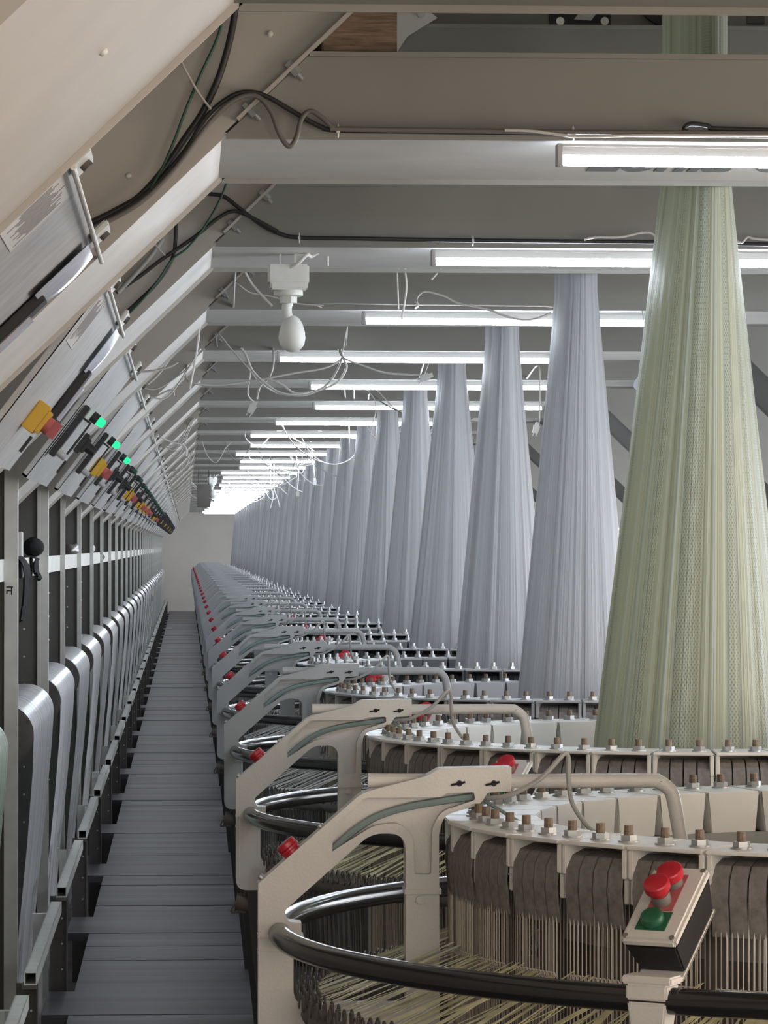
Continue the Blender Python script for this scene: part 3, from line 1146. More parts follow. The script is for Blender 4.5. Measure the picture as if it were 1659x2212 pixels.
def fabric(k, R, m, label):
    b, uvs = fabric_mesh(R, m, 10 + k)
    o = b.build('fabric_tube', m, None, (CX + (0.0 if k > 2 else 0.0), C1 + (k - 1) * PITCH_Y, 0), uvs=uvs, smooth=60)
    return tag(o, label, 'fabric', 'woven cloth rising from the looms')


FAB_ME = []
for k in range(1, N_BAY + 1):
    y = C1 + (k - 1) * PITCH_Y
    if y > END_Y - 2.5:
        break
    if k == 1:
        lab = 'green woven cloth rising from the nearest loom, at the right edge of the picture'
    elif k == 2:
        lab = 'large cone of pale green and yellow woven cloth under the lettered beam'
    elif k <= 12:
        lab = 'cone of white woven cloth rising from its loom, %s behind the green and yellow one' % ['', '', '', 'next', 'second', 'third', 'fourth', 'fifth', 'sixth', 'seventh', 'eighth', 'ninth', 'tenth'][k]
    else:
        lab = 'narrow strip of white cloth showing among others at the far end of the row'
    if k <= 2:
        fabric(k, 0.285, M['fab_green'], lab)
    elif k <= 8:
        f = fabric(k, 0.215 if k != 5 else 0.235, M['fab_white'], lab)
        FAB_ME.append(f.data)
    else:
        o = bpy.data.objects.new('fabric_tube', FAB_ME[k % len(FAB_ME)])
        COL.objects.link(o)
        o.location = (CX, y, 0)
        o.rotation_euler = (0, 0, pi * (k % 2))
        tag(o, lab, 'fabric', 'woven cloth rising from the looms')

# ------------------------------------------------------------------ rack along the left side
# posts with their back plates
def rack_post(k, label):
    y = 13.75 + k * PITCH_Y
    t = thing('rack_post', label, 'post', (-0.672, y, 0), 'upright posts of the yarn rack')
    if k == 0:
        b = MB()
        b.span((-0.028, 0, -0.35), (0.024, 0.004, 2.34)); b.span((-0.028, 0.004, -0.35), (-0.024, 0.05, 2.34)); b.span((0.020, 0.004, -0.35), (0.024, 0.05, 2.34))
        rack_post.c = mesh_of(b, M['post'], smooth=0)
        b = MB()
        b.span((-0.028, 0, -0.35), (-0.002, 0.004, 2.34)); b.span((-0.028, 0.004, -0.35), (-0.024, 0.05, 2.34)); b.span((-0.006, 0.004, -0.35), (-0.002, 0.05, 2.34))
        rack_post.n = mesh_of(b, M['post'], smooth=0)
        b = MB()
        b.span((-0.92, 0.02, -0.35), (-0.028, 0.026, 2.45))
        b.span((-0.92, 0.006, -0.35), (-0.90, 0.02, 2.45))
        rack_post.p = mesh_of(b, M['rack_plate'], smooth=0)
        b = MB()
        for i in range(9):
            for dx in (-0.09, -0.20):
                b.cyl((dx, 0.018, 0.6 + 0.13 * i), (dx, 0.0215, 0.6 + 0.13 * i), 0.005, seg=8)
        rack_post.h = mesh_of(b, M['post'])
    link('channel', rack_post.c if k < 2 else rack_post.n, t)
    pl = link('back_plate', rack_post.p, t)
    if k < 6:
        link('hole_row', rack_post.h, pl)
    return t


N_RACK = 29
rack_posts = {}
for k in range(0, N_RACK):
    lab = ('light grey steel rack post with a taped mark at the left edge' if k == 0 else
           'light grey steel rack post, %s from the taped one along the aisle' % ['', 'next', 'second', 'third', 'fourth', 'fifth', 'sixth', 'seventh', 'eighth', 'ninth', 'tenth', 'eleventh', 'twelfth'][k] if k <= 12 else
           'light grey rack post in the dense row at the far end')
    rack_posts[k] = rack_post(k, lab)
# tape with a handwritten mark on the first post
b = MB(); b.span((-0.026, -0.0015, 1.56), (0.022, 0.0, 1.76)); tp_ = b.build('tape', M['paper'], rack_posts[0], smooth=0)
b = MB()
for s in (((-0.02, 1.757 - 0.005), (0.006, 1.757)), ((-0.002, 1.725), (0.003, 1.757)), ((-0.02, 1.738), (-0.002, 1.743)), ((-0.02, 1.728), (-0.015, 1.743))):
    b.span((s[0][0], -0.0025, s[0][1] - 0.012), (s[1][0], -0.0015, s[1][1] - 0.012))
b.build('mark', M['black'], tp_, smooth=0)

b = MB(); b.span((-0.735, 9.0, 1.765), (-0.70, END_Y - 1.5, 1.850)); b.span((-0.80, 9.0, 1.765), (-0.735, END_Y - 1.5, 1.77))
tag(b.build('ledge_rail', M['post'], None, smooth=0), 'long light grey ledge rail running behind the rack posts near eye height', 'rail')

# rollers with tapes running over them
def roller(k, label, m):
    y0 = 13.75 + k * PITCH_Y + 0.35
    ln = 2.25
    t = thing('yarn_roller', label, 'roller', (-0.725 - (0.055 if k < 0 else 0), y0, 1.15), 'yarn rollers in the rack')
    if m not in roller.cache:
        b = MB(); b.cyl((0, 0, 0), (0, ln, 0), 0.10, seg=28)
        b.cyl((0, -0.012, 0), (0, 0.0, 0), 0.122, seg=28); b.cyl((0, -0.30, 0), (0, ln + 0.40, 0), 0.02, seg=10)
        r_ = mesh_of(b, M['drum'])
        # sheet: from the creel, over the roller, down to the floor and under the walkway
        prof = [(-0.55, 0.112)]
        for i in range(13):
            q = pi / 2 - i * (pi / 2) / 12
            prof.append((0.122 * cos(q), 0.122 * sin(q)))
        prof += [(0.115, -0.15), (0.09, -0.45), (0.055, -0.80), (0.03, -1.10), (0.02, -1.30), (0.02, -1.42)]
        L = [0]
        for i in range(1, len(prof)):
            L.append(L[-1] + math.dist(prof[i], prof[i - 1]))
        b = MB(); uv = []; vs = []; ny = 48
        rr = random.Random(k + 40)
        wob = [rr.uniform(-1, 1) for _ in range(ny + 1)]
        for i, (x, z) in enumerate(prof):
            d = max(0, (i - 13)) / 6
            for j in range(ny + 1):
                yy = 0.06 + (ln - 0.12) * j / ny
                # tapes gather towards the middle on the way down
                yy = yy + (ln / 2 - yy) * 0.35 * min(1, d)
                vs.append((x + 0.004 * wob[j] * min(1, d * 2), yy, z))
                uv.append((j / ny, L[i]))
        b.add(vs, [(i * (ny + 1) + j, i * (ny + 1) + j + 1, (i + 1) * (ny + 1) + j + 1, (i + 1) * (ny + 1) + j) for i in range(len(prof) - 1) for j in range(ny)])
        o = b.build('tmp', m, None, uvs=uv, smooth=60); s_ = o.data; bpy.data.objects.remove(o)
        roller.cache[m] = (r_, s_)
    r_, s_ = roller.cache[m]
    link('drum', r_, t)
    link('tape_sheet', s_, t)
    return t
roller.cache = {}
for k in range(-1, N_RACK - 1):
    lab = ('roller wound with greenish tapes at the lower left edge' if k == -1 else
           'roller with shiny white tapes, %s from the taped post' % ['first', 'second', 'third', 'fourth', 'fifth', 'sixth', 'seventh', 'eighth', 'ninth', 'tenth', 'eleventh', 'twelfth'][k] if k <= 11 else
           'small white roller in the dense far end of the rack')
    roller(k, lab, M['tape_green'] if k == -1 else M['tape_white'])

# low box rails, each on its dark bracket post
def box_rail(k, label):
    y = 12.24 + k * PITCH_Y
    t = thing('box_rail', label, 'rail', (-0.532, y, 0), 'low box rails beside the walkway')
    if k == -1:
        b = MB()
        w, h, e = 0.022, 0.045, 0.004
        z = 0.44
        ln = 2.42
        b.span((-w, 0, z - e), (w, ln, z)); b.span((-w, 0, z - h), (w, ln, z - h + e)); b.span((-w, 0, z - h), (-w + e, ln, z)); b.span((w - e, 0, z - h), (w, ln, z))
        b.span((-w, ln - 0.004, z - h), (w, ln, z))
        box_rail.r = mesh_of(b, M['post'], smooth=0)
        b = MB()
        b.span((-0.052, 0.06, -0.35), (0.024, 0.066, z - h)); b.span((0.019, 0.03, -0.35), (0.024, 0.06, z - h)); b.span((-0.03, 0.0, z - h - 0.014), (0.02, 0.10, z - h))
        box_rail.p = mesh_of(b, M['dark_steel'], smooth=0)
        b = MB(); b.span((-0.095, ln - 0.04, -0.04), (-0.055, ln - 0.034, z - 0.05)); b.span((-0.095, ln - 0.034, -0.04), (-0.09, ln, z - 0.05)); b.span((-0.095, ln - 0.04, z - 0.05), (0.0, ln, z - 0.046))
        b.span((-0.095, ln - 0.04, -0.35), (-0.055, ln - 0.034, -0.04))
        box_rail.s = mesh_of(b, M['post'], smooth=0)
        b = MB()
        for i in range(3):
            b.cyl((0.0, 0.0595, 0.08 + 0.11 * i), (0.0, 0.0562, 0.08 + 0.11 * i), 0.004, seg=8)
        box_rail.h = mesh_of(b, M['post'])
    link('rail', box_rail.r, t); p = link('post', box_rail.p, t); link('stay', box_rail.s, t); link('hole', box_rail.h, p)
for k in range(-1, N_RACK):
    lab = ('stub of box rail cut by the lower left corner of the picture' if k == -1 else
           'grey box rail beside the walkway on a dark post, %s with its open end showing' % ORD[k] if k <= 11 else
           'short-looking grey box rail at the far end of the walkway')
    box_rail(k, lab)

# ------------------------------------------------------------------ control panels under the portal legs
PT, PB = Vector((-0.2, 0, EYE + 0.70)), Vector((-0.555, 0, EYE + 0.235))


def panel(k, label, kind, tilt=None, lit=True):
    """k = -1 is the panel in front of the lettered portal"""
    y = 9.51 + k * PITCH_Y
    top = PT.copy()
    bot = PB.copy() if tilt is None else tilt
    dv = (bot - top)
    LN = dv.length
    d = dv.normalized()                    # down the slope
    nv = Vector((d.z, 0, -d.x))            # towards the aisle (right and down)
    if nv.x < 0:
        nv = -nv
    t = thing('control_panel', label, 'panel', (top.x, y, top.z), 'control panels along the rack')
    LY = 1.86
    R = Matrix((Vector((0, 1, 0)), d, nv)).transposed()     # local: (along aisle, down slope, out)
    def q(u, v, w=0.0):
        return R @ Vector((u, v, w))
    b = MB()
    b.box(q(LY / 2, LN / 2, -0.012), (LY, LN, 0.003), R)
    b.box(q(LY / 2, 0.004, -0.02), (LY, 0.008, 0.02), R); b.box(q(LY / 2, LN - 0.004, -0.02), (LY, 0.008, 0.02), R); b.box(q(LY - 0.003, LN / 2, -0.02), (0.006, LN, 0.02), R)
    b.box(q(0.003, LN / 2, -0.02), (0.006, LN, 0.02), R)
    b.build('panel_sheet', M['panel'], t, smooth=0)
    # hinge lugs on the upper edge
    b = MB(); b.cyl((-0.004, -0.04, -0.0163), (-0.004, LY + 0.25, -0.0163), 0.0055, seg=10); b.build('hanger_rod', M['post'], t)
    for u in (0.12, LY - 0.25):
        b = MB(); b.box(q(u, -0.012, -0.004), (0.22, 0.05, 0.014), R); h = b.build('hinge_lug', M['white_pl'], t, bevel=0.004)
        b = MB(); b.cyl(q(u, -0.014, 0.003), q(u, -0.014, 0.014), 0.012, seg=12); b.build('bolt', M['dark_steel'], h)
    if k > 14:
        b = MB(); b.box(q(0.3, 0.33, 0.02), (0.10, 0.24, 0.05), R); b.build('display', M['black'], t)
        b = MB(); b.box(q(1.55, 0.36, 0.02), (0.10, 0.07, 0.06), R); b.build('rotary_switch', M['yellow' if kind == 'yellow' else 'black'], t)
        return t
    b = MB(); b.box(q(1.6 if k < 1 else 1.72, LN - 0.10, -0.006), (0.03, 0.06, 0.010), R); b.build('latch', M['black'], t)
    if k <= 0:
        b = MB(); b.box(q(1.70, 0.30, 0.006), (0.12, 0.24, 0.024), R); s = b.build('display', M['black'], t, bevel=0.003)
        b = MB(); b.box(q(1.72, 0.30, 0.022), (0.08, 0.13, 0.010), R); b.build('screen', M['film'], s)
        b = MB(); b.box(q(1.72, 0.40, 0.023), (0.08, 0.04, 0.012), R); b.build('keypad', M['grey_pl'], s)
        # film bulging over the far edge
        b = MB()
        nn = 10
        vs = []
        for j in range(nn + 1):
            v = 0.03 + 0.165 * j / nn
            for w in (0.0, 0.0015):
                for i, u in enumerate((1.52, 1.64, 1.74, 1.84, 1.862)):
                    vs.append(q(u, v, 0.002 + w + (0.0, 0.006, 0.013, 0.011, -0.006)[i] * sin(pi * (j + 1) / (nn + 2))))
        fs = []
        for j in range(nn):
            for w in (0, 5):
                for i in range(4):
                    a = j * 10 + w + i
                    fs.append((a, a + 1, a + 11, a + 10))
        b.add(vs, fs); b.build('film', M['film'], t, smooth=60)
    else:
        b = MB(); b.box(q(0.12, 0.36, 0.006), (0.10, 0.22, 0.022), R)
        s = b.build('display', M['black'], t, bevel=0.003)
        b = MB()
        b.box(q(0.12, 0.365, 0.048), (0.012, 0.15, 0.007), R); b.box(q(0.12, 0.294, 0.032), (0.012, 0.008, 0.032), R)
        b.build('handle', M['black'], s, bevel=0.002)
        b = MB(); b.cyl(q(0.12, 0.445, 0.016), q(0.12, 0.445, 0.052), 0.014, seg=14); b.build('lock', M['cap_grey'], s)
        b = MB(); b.cyl(q(1.2, 0.255, -0.01), q(1.2, 0.255, 0.018), 0.022, seg=16); l = b.build('pilot_lamp', M['black'], t)
        b = MB(); b.lathe([(0.017, 0.0), (0.017, 0.026), (0.013, 0.031), (0.005, 0.033)], 16, q(1.2, 0.255, 0.016), nv)
        b.build('lens', M['lamp_green' if lit else 'lamp_off'], l)
    if kind == 'yellow':
        u, v = (0.86, 0.40) if k <= 0 else (1.62, 0.39)
        b = MB(); b.box(q(u, v, 0.010), (0.085, 0.095, 0.04), R); b.box(q(u, v, 0.036), (0.070, 0.075, 0.016), R)
        s = b.build('rotary_switch', M['yellow'], t, bevel=0.003)
        b = MB(); b.cyl(q(u, v, 0.042), q(u, v, 0.062), 0.026, seg=18); b.box(q(u, v, 0.074), (0.014, 0.05, 0.026), R); b.build('knob', M['red_dull'], s)
    elif kind == 'black':
        u, v = 1.62, 0.36
        b = MB(); b.box(q(u, v, 0.006), (0.075, 0.09, 0.022), R); b.box(q(u, v, 0.024), (0.055, 0.065, 0.016), R); s = b.build('rotary_switch', M['black'], t, bevel=0.003)
        b = MB(); b.cyl(q(u, v, 0.03), q(u, v, 0.07), 0.022, 0.019, seg=16); b.build('knob', M['black'], s)
    if k <= 0:
        b = MB(); b.box(q(0.30, 0.105, -0.0095), (0.42, 0.17, 0.002), R); n_ = b.build('printed_notice', M['paper'], t, smooth=0)
        b = MB(); rr = random.Random(5 + k)
        for i in range(17):
            b.box(q(0.13 + 0.021 * i, 0.105 + rr.uniform(-0.014, 0.014), -0.0082), (0.010, 0.115 + rr.uniform(-0.04, 0.02), 0.0012), R)
        b.build('print', M['ink'], n_, smooth=0)
    return t


PK = {-1: 'none', 0: 'yellow', 1: 'black', 2: 'yellow', 3: 'black', 4: 'black', 5: 'yellow', 6: 'black', 7: 'yellow', 8: 'yellow'}
for k in range(-1, N_RACK + 1):
    kd = PK.get(k, 'yellow' if k % 3 == 0 else 'black')
    lab = {-1: 'grey control panel with a printed notice, cut by the left edge of the picture',
           0: 'grey control panel with a large yellow rotary switch and white film on its edge',
           1: 'grey control panel with the largest glowing green lamp and a black knob',
           2: 'grey control panel with yellow and red rotary switch beside a green lamp',
           3: 'grey control panel with the third glowing green lamp along the rack'}.get(k)
    if lab is None:
        lab = ('grey control panel with dark fittings, %s beyond the third green lamp' % ['first', 'second', 'third', 'fourth', 'fifth', 'sixth', 'seventh', 'eighth'][k - 4] if k < 12 else
               'small grey control panel in the overlapping far end of the row')
    tl = Vector((-0.60, 0, EYE + 0.318)) if k == -1 else None
    panel(k, lab, kd, tl, lit=k in (1, 2, 3))

# ------------------------------------------------------------------ sensors hanging from the portals
def sensor(px, py, Y, label):
    c = at(px, py, Y)
    t = thing('hanging_sensor', label, 'sensor', c, 'white hanging sensors')
    z0 = UZ - c.z
    b = MB(); b.span((-0.062, -0.05, -0.055), (0.064, 0.05, 0.0)); b.span((-0.068, -0.055, -0.036), (0.068, 0.055, 0.030))
    b.build('housing', M['white_pl'], t, bevel=0.006)
    b = MB()
    for x in (-0.028, 0.022):
        b.span((x - 0.003, 0.0, 0.03), (x + 0.005, 0.05, z0 + 0.002))
    b.build('mounting_strip', M['white_pl'], t, smooth=0)
    b = MB(); b.lathe([(0.047, -0.055), (0.049, -0.062), (0.049, -0.072), (0.042, -0.076)], 28, (0.0, 0, 0)); b.build('flange', M['white_pl'], t)
    b = MB(); b.cyl((0.0, 0, -0.076), (0, 0, -0.098), 0.030, seg=6); b.cyl((0.0, 0, -0.098), (0, 0, -0.108), 0.015, seg=14); b.build('nut', M['white_pl'], t)
    b = MB(); b.tube(spline([(-0.004, 0, -0.10), (-0.006, 0, -0.125), (0.0, 0, -0.150), (0.008, 0, -0.175)]), 0.017, seg=12); b.build('elbow', M['white_pl'], t)
    b = MB(); b.lathe([(0.012, -0.140), (0.026, -0.150), (0.036, -0.168), (0.043, -0.195), (0.045, -0.215), (0.041, -0.236), (0.030, -0.252), (0.014, -0.260), (0.003, -0.262)], 28, (0.012, 0, 0)); b.build('head', M['white_pl'], t)
    b = MB(); b.tube(spline([(0.005, -0.052, 0.018), (0.03, -0.06, 0.03), (0.06, -0.05, 0.06), (0.075, -0.02, z0 - 0.01), (0.10, -0.02, z0 + 0.004)]), 0.006, seg=8); b.build('lead', M['cable_white'], t)
    return t


sensor(623, 592, 11.9, 'white box with hexagonal nut and bulb-shaped head under the second beam')
sensor(459, 1036, 48.5, 'tiny white sensor hanging in the distance left of the far tube lights')

b = MB(); p = at(440, 1072, 45.5)
b.box((p.x, p.y, p.z), (0.18, 0.2, 0.28)); b.span((p.x - 0.07, p.y - 0.02, p.z + 0.13), (p.x - 0.06, p.y + 0.02, UZ)); b.span((p.x + 0.06, p.y - 0.02, p.z + 0.13), (p.x + 0.07, p.y + 0.02, UZ))
tag(b.build('hanging_box', M['dark_steel'], None, bevel=0.01), 'dark box hanging under the ceiling beams just before the far wall', 'box')

# ------------------------------------------------------------------ machinery seen over the first full portal
YB = 10.75
b = MB()
p0, p1 = at(915, 118, YB), at(1700, 62, YB)
zt = at(915, -60, YB).z
b.span((p0.x - 0.25, YB, p0.z - 0.05), (4.9, YB + 0.02, p1.z)); b.span((p0.x - 0.25, YB + 0.06, p1.z), (4.9, YB + 0.08, zt)); b.span((p0.x - 0.25, YB - 0.02, p1.z - 0.005), (4.9, YB + 0.08, p1.z + 0.004))
up = thing('take_up_beam', 'grey channel beam with black screwed plates above the lettered portal', 'beam', (0, 0, 0))
b.build('channel', M['web'], up, smooth=0)
g = [at(905, 8, YB - 0.03), at(945, 38, YB - 0.03), at(880, 78, YB - 0.03), at(850, 125, YB - 0.03), at(812, 125, YB - 0.03), at(868, 8, YB - 0.03)]
b = MB(); b.prism([(v.x, v.z) for v in g], lambda x, z, t: (x, t, z), YB - 0.03, YB - 0.022); gs = b.build('gusset', M['plate'], up, smooth=0)
c = at(910, 30, YB - 0.03); b = MB(); b.cyl(c, c + Vector((0, -0.01, 0)), 0.013, seg=12); b.build('bolt', M['zinc'], gs)
def plate(x0, y0, x1, y1, name, m, w=0.01, par=None, yy=YB + 0.05):
    a, c = at(x0, y1, yy), at(x1, y0, yy)
    b = MB(); b.span((a.x, yy, a.z), (c.x, yy + w, c.z)); return b.build(name, m, par or up, bevel=0.002)
bp_ = plate(1187, -20, 1320, 57, 'plate', M['black'])
for x, y in ((1210, 20), (1210, 46), (1306, 20), (1306, 46)):
    c = at(x, y, YB + 0.05); b = MB(); b.cyl(c, c + Vector((0, -0.006, 0)), 0.0125, seg=16); b.span((c.x - 0.01, c.y - 0.0075, c.z - 0.002), (c.x + 0.01, c.y - 0.0055, c.z + 0.002)); b.build('screw', M['bright_bolt'], bp_)
v = [at(1240, 42, YB + 0.045), at(1277, 44, YB + 0.045), at(1300, 14, YB + 0.045), at(1262, 12, YB + 0.045)]
b = MB(); b.prism([(p.x, p.z) for p in v], lambda x, z, t: (x, t, z), YB + 0.046, YB + 0.05); b.build('rating_label', M['paper'], bp_, smooth=0)
bp2 = plate(1614, -20, 1652, 51, 'plate', M['rack_plate'])
c = at(1634, 22, YB + 0.05); b = MB(); b.cyl(c, c + Vector((0, -0.006, 0)), 0.0135, seg=16); b.build('screw', M['bright_bolt'], bp2)
pts = [at(1365, 5, YB + 0.03), at(1400, 40, YB + 0.03), at(1440, 66, YB + 0.03), at(1462, 74, YB + 0.03), at(1462, 5, YB + 0.03)]
b = MB(); b.prism([(p.x, p.z) for p in pts], lambda x, z, t: (x, t, z), YB + 0.03, YB + 0.045)
b.build('black_cover', M['black'], up, smooth=0)

a, c = at(690, 112, 8.62), at(850, -5, 8.62)
b = MB(); b.span((a.x, 8.47, UZ + WEB), (c.x, 9.45, c.z + 0.05))
tag(b.build('timber_block', M['wood'], None, bevel=0.004), 'rough brown timber block lying on top of the lettered portal', 'timber')

# ------------------------------------------------------------------ cables
def cable(pts, Y, r, m, name='power_cable', label='', per=6, cat='cable', group=None, ends=None, tie=None, anchor=False):
    P = []
    for p in pts:
        P.append(at(p[0], p[1], p[2] if len(p) > 2 else Y))
    if anchor:
        def fix(p):
            k = min(range(1, 40), key=lambda i: abs(PY0 + (i - 1) * PITCH_Y + 0.3 - p.y))
            yp = min(max(p.y, PY0 + (k - 1) * PITCH_Y + 0.02), PY0 + (k - 1) * PITCH_Y + DEP - 0.02)
            return Vector((p.x, yp, UZ if p.x >= XCOR else UZ - SL * (XCOR - p.x)))
        P.insert(0, fix(P[0]))
    b = MB(); b.tube(spline(P, per), r, seg=7)
    o = b.build(name, m, None, smooth=60)
    tag(o, label, cat, group)
    if ends:
        for e in ends:
            plug(o, at(e[0], e[1], e[2] if len(e) > 2 else Y), e[3] if len(e) > 3 else 0.0)
    if tie:
        for e in tie:
            c = at(e[0], e[1], Y)
            b = MB()
            t = [c + Vector((0, 0.014 * cos(q), 0.016 * sin(q))) for q in [2 * pi * i / 10 for i in range(10)]]
            b.tube(t, 0.0022, seg=5, closed=True); b.span((c.x - 0.004, c.y - 0.018, c.z - 0.006), (c.x + 0.004, c.y - 0.012, c.z + 0.004))
            b.build('cable_tie', M['white_pl'], o)
    return o


def plug(parent, c, ang):
    R = Matrix.Rotation(ang, 3, 'Y')
    b = MB()
    b.box(c + R @ Vector((0, 0, -0.026)), (0.036, 0.022, 0.044), R, taper=0.85)
    b.box(c + R @ Vector((0, 0, 0.004)), (0.022, 0.018, 0.024), R)
    for s in (-1, 1):
        b.cyl(c + R @ Vector((0.009 * s, 0, -0.047)), c + R @ Vector((0.009 * s, 0, -0.066)), 0.0022, seg=6)
    b.build('plug', M['white_pl'], parent)


Y1, Y2 = 8.44, 11.49
BK, GN, WH, GR = M['cable_black'], M['cable_green'], M['cable_white'], M['cable_grey']
cable([(196, 482), (250, 455), (300, 425), (352, 368), (400, 298), (440, 238), (475, 160), (500, 70), (512, -10)], Y1, 0.0085, BK, label='thick black cable running up the lettered portal leg past the top edge')
cable([(318, 420), (352, 360), (378, 300), (402, 235), (436, 155), (470, 80), (494, -10)], Y1 - 0.012, 0.0036, GN, label='thin green wire beside the thick black cable on the lettered portal leg')
cable([(198, 488), (270, 452), (335, 400), (400, 325), (448, 250), (500, 208), (540, 199), (580, 210), (640, 245), (690, 272), (728, 281), (900, 283.5), (1230, 288), (1330, 290), (1800, 296)], Y1 - 0.01, 0.0062, BK, label='black cable arching over the bolted joint and along the lettered beam', tie=[(730, 283), (1238, 289)])
cable([(200, 494), (300, 440), (380, 362), (455, 262), (510, 214), (555, 208), (585, 240), (604, 290), (624, 316), (640, 298), (652, 256), (672, 240), (698, 256), (722, 276), (760, 279), (1230, 285), (1700, 288)], Y1 - 0.024, 0.0062, GR, label='dark grey cable dipping in a deep loop below the lettered beam joint').data.materials[0] = M['grey_pl']
cable([(200, 285), (260, 240), (330, 165), (400, 98), (460, 40), (500, 5)], Y1 + 0.0, 0.012, BK, label='black cable half hidden along the top left portal leg')
cable([(1485, 285), (1478, 278), (1492, 268), (1530, 272), (1545, 278), (1700, 282)], Y1 - 0.015, 0.006, BK, label='short black cable with a turned-back end above the first tube light')
cable([(1090, 281), (1150, 283), (1210, 291), (1260, 295), (1400, 292), (1659, 293), (1720, 293)], Y1 - 0.03, 0.0038, WH, label='thin white lead along the lettered beam above its tube light')
cable([(380, 108), (405, 160), (432, 205), (456, 236)], Y1 - 0.02, 0.003, WH, 'cable_tie', 'pale strap hanging slack across the cables of the lettered portal leg', cat='strap')
cable([(425, 415), (455, 419), (485, 425), (520, 452), (560, 482), (600, 503), (645, 513), (760, 515), (1000, 519), (1300, 522), (1420, 523), (1750, 530)], Y2 - 0.01, 0.007, BK, label='black cable drooping from the second portal joint along its beam', tie=[(646, 514), (1021, 520)])
cable([(250, 632), (300, 598), (350, 560), (420, 512), (470, 472), (505, 456), (540, 468), (600, 500)], Y2 - 0.02, 0.0065, BK, label='black cable climbing the second portal leg to its joint')
cable([(380, 478), (379, 520), (372, 560), (340, 610), (300, 650), (262, 685)], Y2 - 0.015, 0.0065, BK, label='black cable hanging straight then turning down the second portal leg')
cable([(492, 385), (478, 425), (445, 485), (405, 535), (372, 560), (345, 600), (310, 645), (268, 688)], Y2 - 0.026, 0.0036, GN, label='thin green wire along the second portal leg')
cable([(352, 515), (320, 560), (255, 632)], Y2 - 0.03, 0.008, GR, label='short grey cable slanting down to the panel beside the second leg')
cable([(332, 525), (345, 540), (357, 552)], Y2 - 0.035, 0.003, WH, 'cable_tie', 'short pale strap on the second portal leg', cat='strap')
cable([(1262, 517), (1290, 512), (1340, 512), (1390, 502), (1412, 508), (1422, 530), (1418, 560), (1410, 580), (1416, 592)], Y2 - 0.03, 0.0042, WH, label='white lead curling down left of the green cloth under the second beam')
cable([(1585, 518), (1602, 524), (1615, 512), (1632, 516), (1700, 520)], Y2 - 0.03, 0.0042, WH, label='white lead on the second beam right of the green cloth')
cable([(708, 512), (708, 535), (708, 575)], Y2 + 0.5, 0.004, WH, 'cable_tie', 'white cable tie around the second beam right of the sensor', cat='strap')

